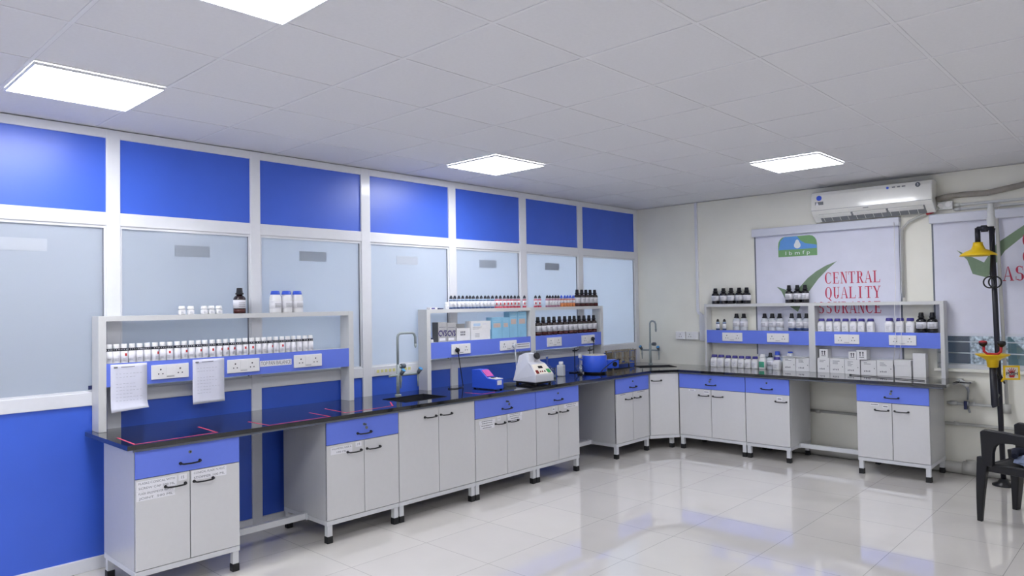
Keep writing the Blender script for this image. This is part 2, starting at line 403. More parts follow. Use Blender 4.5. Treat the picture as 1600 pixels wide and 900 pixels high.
def cabinet(label, x, y, rz, w, d, doors=2, drawer=True, group=None, stickers=None, hside=None, key=False, hollow=False):
    t = thing('base_cabinet', label, 'cabinet', (x, y, 0), rz, group)
    c = MB()
    if hollow:
        c.box(.001, w-.001, .02, d, .155, .18, 'cabside'); c.box(.001, .019, .02, d, .18, .838, 'cabside'); c.box(w-.019, w-.001, .02, d, .18, .838, 'cabside'); c.box(.019, w-.019, d-.012, d, .18, .838, 'cabside')
    else: c.box(.001, w-.001, .02, d, .155, .838, 'cabside')
    c.box(.004, w-.004, .012, .021, .16, .838, 'edge'); c.build('carcass', t)
    f = MB(); r = .032
    f.box(0, w, .004, .004+r, .122, .1535, 'frame'); f.box(0, w, d-r, d, .122, .1535, 'frame')
    f.box(0, r, .004+r, d-r, .122, .1535, 'frame'); f.box(w-r, w, .004+r, d-r, .122, .1535, 'frame'); f.build('base_frame', t, bevel=.002)
    for lx in (.006, w-.044):
        for ly in (.006, d-.044):
            l = one().box(lx, lx+.038, ly, ly+.038, .045, .122, 'frame').build('leg', t, bevel=.002)
            note(one().box(lx-.003, lx+.041, ly-.003, ly+.041, 0, .048, 'rubber').build('foot', l, bevel=.003), 'black rubber foot')
    zt = .6655 if drawer else .822
    if drawer:
        dr = note(one().box(.002, w-.002, -.001, .012, .6695, .8225, 'bluedrawer').build('drawer', t, bevel=.0015), 'blue drawer front')
        handle_mb(w/2, .716, y=-.001).build('handle', dr)
        k = MB(); k.cyl((w/2, -.005, .778), .0095, .005, 'brass', 'y', 14); k.cyl((w/2, -.007, .778), .004, .003, 'black', 'y', 10)
        if key: k.box(w/2-.003, w/2+.003, -.03, -.007, .772, .784, 'brass'); k.cyl((w/2, -.034, .757), .011, .003, 'brass', 'y', 12)
        k.build('lock', dr)
    dw = w/doors
    for i in range(doors):
        dd = one().box(i*dw+.0025, (i+1)*dw-.0025, -.001, .012, .158, zt, 'cab').build('door', t, bevel=.0015)
        hz = (.598 if drawer else .752)
        side = hside if doors == 1 else (1 if i == 0 else -1)
        hx = (i+1)*dw-.085 if side == 1 else i*dw+.078
        handle_mb(hx, hz, y=-.001).build('handle', dd)
        for s in (stickers or []):
            if s[0] == i: sticker(dd, *s[1:6], **(s[6] if len(s) > 6 else {}), y=-.001)
    return t
Y1 = -.7165
G1 = 'cabinets under the left worktop'; G2 = 'cabinets under the right worktop'
cabinet('grey two-door cabinet numbered 15 with blue drawer at left worktop end', -6.135, Y1, 0, .605, .52, group=G1, stickers=[
    (0, .006, .225, .60, .655, ['FLASKS CONICAL WITH', 'SCREW CAP 500 ML']), (0, .006, .215, .545, .598, ['FLASK ERLENMEYER N/M I/C', 'JOINT  500 ML']),
    (0, .235, .283, .62, .655, ['15'], {'num': True}), (1, .312, .52, .605, .662, ['CONICAL FLASK N.M.I/C', 'STOPPER 100 ML'])])
cabinet('grey two-door cabinet numbered 14 with blue drawer left of the sink cabinet', -4.914, Y1, 0, .613, .58, group=G1, key=True, stickers=[
    (0, .03, .205, .60, .65, ['VOLUMETRIC FLASK A', '100 ML']), (0, .232, .283, .625, .662, ['14'], {'num': True})])
cabinet('all grey two-door cabinet without drawer under the left tap', -4.299, Y1, 0, .784, .60, drawer=False, hollow=True, group=G1)
cabinet('wide two-door cabinet with blue drawer under the white benchtop machine', -3.513, Y1, 0, .761, .60, group=G1, key=True, stickers=[
    (0, .045, .235, .615, .648, ['~', '~']), (0, .055, .225, .575, .612, ['~', '~']), (0, .262, .30, .625, .66, ['13'], {'num': True}),
    (1, .39, .575, .635, .664, ['~', '~']), (1, .395, .57, .595, .632, ['~', '~'])])
cabinet('narrow two-door cabinet with blue drawer beside the left run knee space', -2.750, Y1, 0, .627, .60, group=G1, stickers=[
    (0, .23, .262, .62, .652, ['~'], {}), (1, .40, .61, .625, .66, ['~', '~'])])
cabinet('two-door cabinet with blue drawer just left of the corner cabinet', -1.502, Y1, 0, .62, .60, group=G1, stickers=[(0, .05, .2, .645, .663, ['~'], {'m': 'cab'}), (1, .37, .56, .645, .663, ['~'], {'m': 'cab'})])
X2 = -.580
cabinet('widest two-door cabinet with blue drawer just right of the corner cabinet', X2, -.917, RZ, .766, .53, group=G2, key=True, stickers=[
    (0, .30, .36, .625, .655, ['~'], {}), (0, .12, .2, .64, .66, ['~'])])
cabinet('single-door cabinet with blue drawer left of the right run knee space', X2, -1.686, RZ, .457, .53, doors=1, hside=1, group=G2, stickers=[(0, .33, .385, .61, .645, ['~'])])
cabinet('two-door cabinet with blue drawer at right end of right worktop', X2, -2.769, RZ, .60, .53, group=G2, key=True, stickers=[(0, .225, .27, .62, .65, ['~']), (0, .12, .19, .635, .66, ['~'])])
# corner cabinet with a diagonal door
def corner_cabinet():
    t = thing('corner_cabinet', 'corner cabinet with one diagonal plain grey door under the corner sink', 'cabinet', (-.878, -.72, 0), 0)
    P = [(.003, .016), (.288, -.186), (.80, -.186), (.80, .60), (.003, .60)]
    b = MB(); b.prism(P, .155, .18, 'cabside', 'xy')
    for (ax, ay), (bx, by) in zip(P, P[1:]+P[:1]):
        q = Vector((bx-ax, by-ay)).normalized(); n = Vector((-q.y, q.x))*.012; b.prism([(ax, ay), (bx, by), (bx+n.x-q.x*.012, by+n.y-q.y*.012), (ax+n.x+q.x*.012, ay+n.y+q.y*.012)], .18, .838, 'cabside', 'xy')
    b.build('carcass', t)
    ang = math.atan2(-.195, .295); L = math.hypot(.295, .195)
    b = MB(); b.T = Matrix.Rotation(ang, 4, 'Z'); b.box(.008, L-.008, -.004, .012, .158, .822, 'cab'); d = b.build('door', t, bevel=.0015)
    b = handle_mb(.085, .752, y=-.004); b.bm.transform(Matrix.Rotation(ang, 4, 'Z')); b.build('handle', d)
    b = MB(); b.T = Matrix.Rotation(ang, 4, 'Z'); b.box(0, L, 0, .03, .122, .1535, 'frame'); b.build('base_frame', t)
    l = one().box(.70, .738, .5, .538, .045, .155, 'frame').build('leg', t); one().box(.697, .741, .497, .541, 0, .048, 'rubber').build('foot', l)
    l = one().box(.262, .30, -.12, -.082, .045, .155, 'frame').build('leg', t); one().box(.259, .303, -.123, -.079, 0, .048, 'rubber').build('foot', l)
corner_cabinet()
for p, rz, L, lb in (((-5.527, -.455, .125), 0, .610, 'square steel foot bar in the knee space beside cabinet numbered 15'), ((-2.12, -.40, .125), 0, .615, 'square steel foot bar in the left run knee space nearest the corner'),
                     ((-.36, -2.146, .125), RZ, .62, 'square steel foot bar in the right run knee space')):
    b = MB(); b.box(0, L, 0, .04, 0, .04, 'frame'); b.box(0, .006, -.012, .052, -.004, .044, 'frame'); b.box(L-.006, L, -.012, .052, -.004, .044, 'frame')
    tag(b.build('foot_bar', None, p, rz), lb, 'foot bar')

# ------------------------------------------------------------------ worktops and sinks
def tape(par, pts, wd=.012):
    b = MB()
    for (x0, y0), (x1, y1) in zip(pts, pts[1:]):
        d = Vector((x1-x0, y1-y0)).normalized(); n = Vector((-d.y, d.x))*wd/2
        q = [(x0+n.x, y0+n.y), (x0-n.x, y0-n.y), (x1-n.x+d.x*wd/2, y1-n.y+d.y*wd/2), (x1+n.x+d.x*wd/2, y1+n.y+d.y*wd/2)]
        b.prism(q, H+.0002, H+.0008, 'pink', 'xy')
    note(b.build('tape_marking', par), 'pink tape outline')
wt = MB(); wt.holed([(-6.184, -.745), (-.868, -.745), (-.868, -.013), (-6.184, -.013)], [[(-4.12, -.575), (-3.69, -.575), (-3.69, -.275), (-4.12, -.275)]], .840, H, 'granite')
wt.box(-6.15, -.868, -.735, -.725, .826, .840, 'gasket_shadow')
wl = tag(wt.build('worktop'), 'long black granite worktop with pink tape marks along the glass partition', 'worktop')
tape(wl, [(-6.125, -.40), (-6.135, -.715), (-5.665, -.705), (-5.65, -.41)])
tape(wl, [(-5.35, -.47), (-5.335, -.722), (-4.885, -.715), (-4.88, -.45)])
tape(wl, [(-4.70, -.36), (-4.72, -.66), (-4.30, -.65), (-4.18, -.46)]); tape(wl, [(-3.42, -.50), (-3.40, -.69), (-3.25, -.69)])
SR = Matrix.Translation((-.40, -.50, 0)) @ Matrix.Rotation(math.radians(-40), 4, 'Z')
def sr(x, y): p = SR @ Vector((x, y, 0)); return (p.x, p.y)
ct = MB(); ct.holed([(-.866, -.745), (-.61, -.923), (XW, -.923), (XW, -.013), (-.866, -.013)], [[sr(-.22, -.13), sr(.22, -.13), sr(.22, .13), sr(-.22, .13)]], .840, H, 'granite')
tag(ct.build('worktop'), 'black granite corner worktop around the corner sink', 'worktop')
rt_ = MB(); rt_.box(-.611, XW, -3.51, -.925, .840, H, 'granite'); rt_.box(-.600, -.59, -3.48, -.925, .826, .840, 'gasket_shadow')
tag(rt_.build('worktop'), 'black granite worktop along the wall with the blinds', 'worktop')
def sink(loc, rz, w, d, label):
    t = thing('sink', label, 'sink', loc, rz); b = MB(); hw, hd = w/2, d/2; k = .025
    o_ = [(-hw, -hd), (hw, -hd), (hw, hd), (-hw, hd)]; i_ = [(-hw+k, -hd+k), (hw-k, -hd+k), (hw-k, hd-k), (-hw+k, hd-k)]
    def ring(p, z): return [b.v((x, y, z)) for x, y in p]
    R = [ring([(x*1.02, y*1.03) for x, y in o_], .0025), ring(o_, .0025), ring(o_, -.01), ring(i_, -.19)]
    for a, c in zip(R, R[1:]):
        for i in range(4): b.face([a[i], a[(i+1) % 4], c[(i+1) % 4], c[i]], 'sink')
    b.face(R[-1], 'sink'); b.build('bowl', t, fix=False)
    MB().cyl((0, 0, -.189), .035, .004, 'chrome').build('drain', t)
sink((-3.905, -.425, H), 0, .425, .296, 'black rectangular sink bowl in the left worktop by the grey tap')
sink((-.40, -.50, H), math.radians(-40), .435, .256, 'black sink bowl set diagonally in the corner worktop')

def lab_tap(loc, rz, label, knobs, bar, spout=.2):
    t = thing('laboratory_tap', label, 'tap', loc, rz)
    MB().lathe([(.028, 0), (.026, .008), (.012, .012)], (0, 0, 0), 'faucet').build('base', t)
    b = MB(); zt = .52; r = spout/2; arc = [(0, 0, .24)] + [(0, 0, zt-.03), (.008, 0, zt-.012), (.025, 0, zt)] + [(spout*.35, 0, zt+.001), (spout-.035, 0, zt), (spout-.012, 0, zt-.010), (spout, 0, zt-.035), (spout+.002, 0, zt-.10)]
    b.tube(arc, .0105, 'faucet', 12); b.lathe([(.0125, 0), (.011, -.02), (.005, -.035)], (spout+.002, 0, zt-.095), 'faucet', 12); b.build('gooseneck_spout', t)
    MB().cyl((0, 0, .01), .0145, .25, 'faucet').build('column', t)
    b = MB(); b.tube([(.01, 0, .243), (.035, 0, .243)], .009, 'faucet'); b.lathe([(.018, 0), (.021, .004), (.021, .04), (.018, .044)], (.032, 0, .243), 'knobgrey', 16, 'x'); note(b.build('side_valve', t), 'grey side valve knob')
    b = MB(); b.tube([(bar[0], 0, .168), (bar[0]*.5, 0, .17), (bar[1]*.5, 0, .17), (bar[1], 0, .168)], .0105, 'faucet'); cb = b.build('cross_bar', t)
    for kx in knobs:
        d = Vector((-.15 if kx < .02 else .12, -.55, .75)).normalized(); p = Vector((kx, -.004, .175)); u = d.orthogonal().normalized(); q = d.cross(u)
        def cone(mb, h0, h1, r0, r1, m, n=14):
            A = [mb.v(p+d*h0+(u*math.cos(2*PI*i/n)+q*math.sin(2*PI*i/n))*r0) for i in range(n)]; B = [mb.v(p+d*h1+(u*math.cos(2*PI*i/n)+q*math.sin(2*PI*i/n))*r1) for i in range(n)]
            for i in range(n): mb.face([A[i], A[(i+1)%n], B[(i+1)%n], B[i]], m, True)
            mb.face(A, m); mb.face(B, m)
        b = MB(); cone(b, 0, .045, .014, .021, 'knobgrey'); cone(b, .045, .050, .020, .018, 'knobblue'); note(b.build('valve_knob', t), 'grey knob with blue cap')
        b = MB(); b.lathe([(.0095, 0), (.009, -.035), (.011, -.037), (.007, -.06), (.004, -.105)], (kx, 0, .163), 'faucet', 12); b.build('hose_nozzle', t)
lab_tap((-3.888, -.182, H), 0, 'grey laboratory gooseneck tap beside the left sink', [.03, .215], (-.09, .225), .19)
lab_tap((-.15, -.285, H), RZ, 'grey laboratory gooseneck tap at the corner sink', [-.118, .118], (-.13, .13), .08)

# ------------------------------------------------------------------ reagent racks
def socket(par, cx, zc, y, kind=2):
    b = MB(); b.box(cx-.119, cx+.119, y-.011, y, zc-.0475, zc+.0475, 'white'); s = b.build('socket_plate', par, bevel=.004)
    h = MB()
    for sx in (-.062, .062):
        h.cyl((cx+sx, y-.0125, zc+.016), .0052, .0018, 'ink', 'y', 10)
        for q in (-.013, .013): h.cyl((cx+sx+q, y-.0125, zc-.012), .0042, .0018, 'ink', 'y', 10)
    h.box(cx-.024, cx+.024, y-.0122, y-.0108, zc-.034, zc-.031, 'print'); h.build('pin_holes', s)
    note(one().box(cx-.026, cx+.026, y-.0135, y-.0108, zc-.026, zc+.036, 'white').build('switch', s, bevel=.0015), 'white rocker switches')
    return s
def rack(label, loc, rz, w, d, ends, mids, sockets, gw=.045):
    t = thing('reagent_rack', label, 'rack', loc, rz)   # local x along, y=0 front .. d back, z from worktop
    z1 = 1.582-H; bays = []
    for a, b_ in ends+mids: one().box(a, b_, 0, d, .0005, z1, 'rack').build('upright_panel', t, bevel=.0015)
    xs = sorted(ends+mids)
    for (a0, a1), (b0, b1) in zip(xs, xs[1:]):
        one().box(a1, b0, .001, d-.001, 1.549-H, 1.5815-H, 'rack').build('top_shelf', t, bevel=.001)
        m = one().box(a1, b0, .006, d-.001, 1.145-H, 1.285-H, 'rack').build('raceway_shelf', t)
        note(one().box(a1, b0, .001, .006, 1.141-H, 1.286-H, 'bluedrawer').build('fascia', m), 'blue fascia board')
    for s in sockets: socket(t, s, 1.212-H, .001)
    return t
F = -.1365
rack('light grey reagent rack with blue fascia at left end of the long worktop', (-6.145, F, H), 0, 1.853, .122, [(0, .045), (1.808, 1.853)], [], [-5.72+6.145, -5.218+6.145, -4.707+6.145])
rack('light grey two-bay reagent rack with blue fascia near middle of the long worktop', (-3.528, F, H), 0, 2.629, .122, [(0, .045), (2.584, 2.629)], [(1.373, 1.448)], [-3.128+3.528, -2.494+3.528, -1.785+3.528, -1.197+3.528])
rack('light grey two-bay reagent rack with blue fascia in front of the blinds', (-.098, -.983, H), RZ, 2.414, .126, [(0, .026), (2.380, 2.414)], [(1.182, 1.247)],
     [1.322-.983, 1.84-.983, 2.541-.983, 3.047-.983])
def mini_sign(x0, x1, z0, z1, txt, label, cat='sign', yy=F):
    b = MB(); b.box(x0, x1, yy-.0005, yy+.001, z0, z1, 'labelwhite')
    if txt: b.text(txt, (x0+x1)/2, yy-.0009, (z0+z1)/2, (z1-z0)*.95, 'print', wide=(x1-x0)*.95)
    else:
        for i in range(2):
            for q in range(9): b.box(x0+.01+q*(x1-x0-.02)/9, x0+.01+(q+.7)*(x1-x0-.02)/9, yy-.0009, yy-.0005, z1-.018-i*.022, z1-.010-i*.022, 'print')
    tag(b.build('shelf_sign'), label, cat)
mini_sign(-5.092, -4.842, 1.193, 1.235, 'TOP PAN BALANCE', 'paper strip reading TOP PAN BALANCE between two sockets')
mini_sign(-2.366, -2.168, 1.168, 1.226, '', 'pale sign strip beside the white plug on middle rack')
def paper(x0, x1, z0, z1, label, curl):
    b = MB(); n = 14; m = 4
    g = [[b.v((x0+(x1-x0)*i/m, F-.003-curl*max(0, (k/n-.7)/.3)**2*(.4+.6*i/m)-.002*math.sin(i*1.7+k*.5)*(k/n), z1+(z0-z1)*k/n+(curl*.5*max(0, (k/n-.7)/.3)**2*(i/m)))) for i in range(m+1)] for k in range(n+1)]
    for k in range(n):
        for i in range(m): b.face([g[k][i], g[k+1][i], g[k+1][i+1], g[k][i+1]], 'paper', True)
    w_ = x1-x0
    for k in range(9):
        z = z1-.06-k*.021
        if k == 2: continue
        n2 = random.randint(5, 8)
        for q in range(n2): b.box(x0+.03+q*.02, x0+.03+q*.02+random.uniform(.009, .017), F-.0065, F-.0060, z-.0010, z+.0008, 'faint')
    b.box(x0+.018, x0+.04, F-.0062, F-.0056, z1-.024, z1-.014, 'print'); b.box(x0+.06, x0+.14, F-.0062, F-.0056, z1-.020, z1-.016, 'print')
    o = b.build('notice_sheet', fix=False); s = o.modifiers.new('solid', 'SOLIDIFY'); s.thickness = .0006
    tag(o, label, 'paper')
paper(-6.078, -5.864, .982, 1.279, 'white printed sheet hanging from left rack beside its left upright', .03)
paper(-5.574, -5.357, .977, 1.277, 'white printed sheet hanging from left rack between two sockets', .006)

# ------------------------------------------------------------------ bottles
def bottle_amber(name, label, cat, loc, rz=0, r=.04, h=.185, glass='amber', cap='capblack', liquid='liquidred', lab='label', group=None):
    t = thing(name, label, cat, loc, rz, group); hb = h*.56
    b = MB()
    if cap == 'capblue': b.lathe([(r*.94, 0), (r, .005), (r, h*.62), (r*.95, h*.72), (r*.80, h*.81), (r*.70, h*.84)], (0, 0, 0), glass, 20)
    else: b.lathe([(r*.94, 0), (r, .005), (r, hb), (r*.94, hb+h*.06), (r*.68, hb+h*.13), (r*.46, hb+h*.16), (r*.42, hb+h*.22)], (0, 0, 0), glass, 18)
    if liquid: b.lathe([(r*1.004, .003), (r*1.004, h*.17)], (0, 0, 0), liquid, 18)
    b.build('body', t)
    c = MB()
    if cap == 'capblue': c.lathe([(r*.74, h*.83), (r*.86, h*.85), (r*.80, h*.88), (r*.70, h*.985), (r*.62, h)], (0, 0, 0), cap, 18)
    else: c.lathe([(r*.64, h*.735), (r*.68, h*.785), (r*.60, h*.80), (r*.52, h*.81), (r*.46, h*.985), (r*.40, h)], (0, 0, 0), cap, 14)
    c.build('cap', t)
    l = MB(); l.lathe([(r*1.012, h*.20), (r*1.012, h*.53)], (0, 0, 0), lab, 18)
    for k in range(3): l.box(-r*.55, r*.5, -r*1.025, -r*.9, h*(.27+.07*k), h*(.285+.07*k), 'print')
    l.build('paper_label', t); return t
def bottle_small(name, label, cat, loc, rz=0, r=.0215, h=.118, hazard=True, group=None):
    t = thing(name, label, cat, loc, rz, group)
    b = MB(); b.lathe([(r*.95, 0), (r, .004), (r, h*.60), (r*.85, h*.68), (r*.62, h*.70)], (0, 0, 0), 'white', 16); b.build('body', t)
    b = MB(); b.lathe([(r*.99, h*.635), (r*1.0, h*.65), (r*1.0, h*.76), (r*.9, h*.775)], (0, 0, 0), 'capteal', 16)
    for k in range(4): a = -PI/2+(k-1.5)*.6; b.box(r*.97*math.cos(a)-.0016, r*.97*math.cos(a)+.0016, r*.97*math.sin(a)-.0025, r*.97*math.sin(a)+.0025, h*.69, h*.73, 'labelwhite')
    note(b.build('tamper_ring', t), 'dark patterned ring')
    b = MB(); b.lathe([(r*.80, h*.775), (r*.82, h*.79), (r*.80, h*.985), (r*.74, h)], (0, 0, 0), 'whitelid', 16); note(b.build('cap', t), 'white cap')
    b = MB(); b.lathe([(r*1.01, h*.05), (r*1.01, h*.60)], (0, 0, 0), 'labelwhite', 16)
    if hazard: b.box(-.002, .010, -r*1.04, -r*.85, h*.36, h*.50, 'hazard')
    for k in range(2): b.box(-r*.6, r*.3, -r*1.03, -r*.9, h*(.14+.08*k), h*(.152+.08*k), 'print')
    b.build('paper_label', t); return t
def bottle_dropper(name, label, cat, loc, rz=0, r=.0195, h=.125, band='navysol', fill='clearblue', cap='capteal', mark=None, group=None, lo=.12):
    t = thing(name, label, cat, loc, rz, group)
    b = MB(); b.lathe([(r, 0), (r, h*lo)], (0, 0, 0), band, 14); b.lathe([(r, h*lo), (r, h*.58)], (0, 0, 0), fill, 14); b.lathe([(r, h*.58), (r, h*.645)], (0, 0, 0), band, 14); b.lathe([(r, h*.645), (r*.95, h*.68), (r*.5, h*.73)], (0, 0, 0), fill, 14); b.build('body', t)
    b = MB(); b.lathe([(r*.80, h*.73), (r*.82, h*.80), (r*.62, h*.90), (r*.34, h*.98), (r*.2, h)], (0, 0, 0), cap, 12)
    for k in range(8): a = k*PI/4; b.box(r*.78*math.cos(a)-.001, r*.78*math.cos(a)+.001, r*.78*math.sin(a)-.001, r*.78*math.sin(a)+.001, h*.73, h*.8, 'labelwhite')
    b.build('cap', t)
    b = MB(); b.lathe([(r*1.01, h*(lo+.03)), (r*1.01, h*.56)], (0, 0, 0), 'labelwhite', 14)
    if mark: b.box(-r*.85, -r*.4, -r*1.03, -r*.5, h*.24, h*.42, mark)
    b.box(-r*.1, r*.6, -r*1.04, -r*.8, h*.36, h*.38, 'print'); b.build('paper_label', t); return t
def jar(name, label, cat, loc, rz=0, w=.072, h=.13, cap='cappurple', body='white', group=None, capr=.385, lab=None, caph=.20):
    t = thing(name, label, cat, loc, rz, group); k = w/2; hb = h*(1-caph)
    b = MB(); n = 16
    def sq(s, z, e=.35):   # rounded square ring
        out = []
        for i in range(n):
            a = 2*PI*i/n+PI/n; c, q = math.cos(a), math.sin(a); out.append(b.v((s*math.copysign(abs(c)**e, c)*.93, s*math.copysign(abs(q)**e, q)*.93, z)))
        return out
    R = [sq(k*.96, 0), sq(k, .006), sq(k, hb*.76), sq(k*.92, hb*.85, .5), sq(k*.70, hb*.97, .9), sq(k*.66, hb, 1)]
    for a, c in zip(R, R[1:]):
        for i in range(n): b.face([a[i], a[(i+1) % n], c[(i+1) % n], c[i]], body, True)
    b.face(R[0], body); b.face(R[-1], body); b.build('body', t)
    b = MB(); b.lathe([(w*capr*1.06, hb), (w*capr*1.14, hb+.006), (w*capr*1.05, hb+.012), (w*capr*.98, h-.003), (w*capr*.9, h)], (0, 0, 0), cap, 18); b.build('cap', t)
    b = MB(); b.box(-k*.74, k*.74, -k*.965, -k*.90, hb*.16, hb*.66, lab or 'labelwhite')
    for q in range(4): b.box(-k*.6, k*random.uniform(.0, .4), -k*.985, -k*.93, hb*(.50-.1*q), hb*(.52-.1*q), 'print')
    b.build('paper_label', t); return t

def row(maker, xs, mk, namer, group, a=None, **kw):   # copies of the first one down a row
    first = None; n = len(xs)
    for i, x in enumerate(xs):
        loc, rz = mk(x); lb = namer(i, n)
        if first is None: first = maker(a[0], lb, a[1], loc, rz, group=group, **kw)
        else: dup(first, loc, lb, rz, group)
    return first
ZT_ = 1.5815; ZM = 1.2855
L0 = lambda z, y=-.075: (lambda x: ((x, y, z), 0))
R0 = lambda z, xx=-.030: (lambda y: ((xx, y, z), RZ))
# --- left rack, top shelf
row(jar, [-5.617, -5.558, -5.466, -5.417, -5.363], L0(ZT_), lambda i, n: '%s of the five small white pots on top of left rack' % ordinal(i, n), 'small white pots on left rack',
    a=('plastic_pot', 'pot'), w=.042, h=.058, cap='whitelid', capr=.46, caph=.38)
bottle_amber('reagent_bottle', 'lone tall brown reagent bottle with black cap on top of left rack', 'bottle', (-5.212, -.075, ZT_), r=.043, h=.183)
row(bottle_amber, [-4.935, -4.845, -4.755], L0(ZT_), lambda i, n: '%s of three white bottles with bright blue caps on left rack' % ordinal(i, n), 'white bottles with blue caps on left rack',
    a=('plastic_bottle', 'bottle'), r=.043, h=.162, glass='white', cap='capblue', liquid=None, lab='labelwhite')
# --- left rack, middle shelf
xs = [-6.071, -6.027, -5.982, -5.936, -5.89, -5.842, -5.796, -5.747, -5.702, -5.653, -5.606, -5.559, -5.512, -5.468, -5.417, -5.368, -5.321, -5.273, -5.224, -5.178, -5.129, -5.08, -5.033, -4.987, -4.939, -4.893, -4.846, -4.798, -4.748, -4.699, -4.654]
red = {2, 6, 10, 12, 14, 15, 16, 17, 19, 20, 23, 25, 8}
gA = 'small white-capped bottles on left rack'
fa = {}
for i, x in enumerate(xs):
    k = i in red; lb = '%s bottle in the long row on left rack, %s' % (('small white-capped, %s' % ordinal(i, len(xs))), 'red hazard square' if k else 'plain white label')
    if k not in fa: fa[k] = bottle_small('reagent_bottle', lb, 'bottle', (x, -.085, ZM), r=.0217, h=.118, hazard=k, group=gA)
    else: dup(fa[k], (x, -.085+random.uniform(-.003, .003), ZM), lb, random.uniform(-.5, .5), gA)
# --- middle rack, top shelf
xs = [-3.182, -3.136, -3.084, -3.035, -2.982, -2.94, -2.896, -2.845, -2.792, -2.74, -2.695, -2.639]
row(bottle_dropper, xs, L0(ZT_), lambda i, n: '%s of the blue-banded dropper bottles on top of middle rack' % ordinal(i, n), 'blue-banded dropper bottles', a=('dropper_bottle', 'bottle'))
xs = [-2.583, -2.529, -2.470, -2.419, -2.370, -2.318, -2.264, -2.174, -2.0, -1.938]
row(bottle_dropper, xs, L0(ZT_), lambda i, n: '%s of the red-banded dropper bottles on top of middle rack' % ordinal(i, n), 'red-banded dropper bottles', a=('dropper_bottle', 'bottle'), band='redsol', fill='pinksol', mark='hazard')
xs = [-1.812, -1.767, -1.722, -1.672, -1.627]
row(bottle_dropper, xs, L0(ZT_), lambda i, n: '%s of five mauve dropper bottles on top of middle rack' % ordinal(i, n), 'mauve dropper bottles', a=('dropper_bottle', 'bottle'), band='mauvesol', fill='pinksol')
xs = [-1.574, -1.515, -1.467, -1.421, -1.366]
row(bottle_dropper, xs, L0(ZT_), lambda i, n: '%s of five orange dropper bottles with blue caps on middle rack' % ordinal(i, n), 'orange dropper bottles', a=('dropper_bottle', 'bottle'), band='orangesol', fill='pinksol', cap='capblue', lo=.32)
row(bottle_amber, [-1.298, -1.212, -1.135, -1.057, -.972], L0(ZT_), lambda i, n: '%s of five brown bottles on top of middle rack, black cap' % ordinal(i, n), 'brown bottles on top of middle rack',
    a=('reagent_bottle', 'bottle'), r=.0372, h=.187)
jar('plastic_pot', 'small white pot at left end of the droppers on middle rack', 'pot', (-3.235, -.075, ZT_), w=.036, h=.066, cap='whitelid', capr=.45, caph=.32)
b = MB(); b.box(-3.455, -3.37, -.10, -.05, ZT_, ZT_+.018, 'white'); b.box(-3.44, -3.40, -.1008, -.0995, ZT_+.003, ZT_+.014, 'cappurple'); tag(b.build('flat_carton', bevel=.002), 'flat white and purple packet lying on top of middle rack', 'packet')
b = MB(); b.tube([(-3.36, -.09, ZT_+.005), (-3.29, -.085, ZT_+.005)], .005, 'capnavy'); tag(b.build('marker_pen'), 'dark blue pen lying on top of middle rack', 'pen')
# --- middle rack, right bay
row(bottle_amber, [-1.99, -1.905, -1.813, -1.728, -1.636, -1.545, -1.458, -1.381, -1.292, -1.202, -1.111, -1.024], L0(ZM, -.092), lambda i, n: '%s brown bottle in the row on middle rack lower shelf' % ordinal(i, n), 'brown bottles on middle rack shelf',
    a=('reagent_bottle', 'bottle'), r=.0372, h=.193)
# --- middle rack, left bay: cartons
def carton(name, label, cat, x0, x1, y0, y1, z0, h, m='carton', side=None, deco=None, rz=0, group=None, front='y'):
    t = MB(); t.box(x0, x1, y0, y1, z0, z0+h, m)
    if deco: deco(t, x0, x1, y0, z0, h)
    return tag(t.build(name, bevel=.0012), label, cat, group)
def cvs(t, x0, x1, y0, z0, h):
    t.text('CVS', (x0+x1)/2, y0-.0006, z0+h*.42, h*.42, 'purpleprint', wide=(x1-x0)*.98); t.box(x0+.012, x1-.02, y0-.0006, y0, z0+h*.06, z0+h*.2, 'labelwhite'); t.box(x0+.01, x1-.01, y0-.0006, y0, z0+h*.74, z0+h*.76, 'print')
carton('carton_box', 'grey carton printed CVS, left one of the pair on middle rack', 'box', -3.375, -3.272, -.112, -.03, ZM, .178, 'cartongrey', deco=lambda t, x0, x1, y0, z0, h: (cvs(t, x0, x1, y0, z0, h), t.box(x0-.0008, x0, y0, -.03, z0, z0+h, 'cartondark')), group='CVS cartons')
carton('carton_box', 'grey carton printed CVS, right one of the pair on middle rack', 'box', -3.268, -3.166, -.114, -.03, ZM, .170, 'cartongrey', deco=cvs, group='CVS cartons')
def open_box(label, x0, x1, y0, y1, z0, h, deco=None):
    t = thing('opened_carton', label, 'box', (0, 0, 0)); b = MB(); q = .002
    b.box(x0, x1, y0, y0+q, z0, z0+h, 'carton'); b.box(x0, x1, y1-q, y1, z0, z0+h, 'carton'); b.box(x0, x0+q, y0+q, y1-q, z0, z0+h, 'carton'); b.box(x1-q, x1, y0+q, y1-q, z0, z0+h, 'carton'); b.box(x0, x1, y0, y1, z0, z0+q, 'carton')
    if deco: deco(b, x0, x1, y0, z0, h)
    b.build('box_body', t)
    MB().hexa([(x0, y0, z0+h), (x0+.004, y0, z0+h), (x0+.004, y1, z0+h), (x0, y1, z0+h), (x0-.016, y0, z0+h+.03), (x0-.012, y0, z0+h+.03), (x0-.012, y1, z0+h+.03), (x0-.016, y1, z0+h+.03)], 'carton').build('flap', t)
    MB().hexa([(x0, y1-.004, z0+h), (x1, y1-.004, z0+h), (x1, y1, z0+h), (x0, y1, z0+h), (x0+.01, y1-.004, z0+h+.04), (x1+.01, y1-.004, z0+h+.04), (x1+.01, y1, z0+h+.04), (x0+.01, y1, z0+h+.04)], 'cartongrey').build('flap', t)
    return t
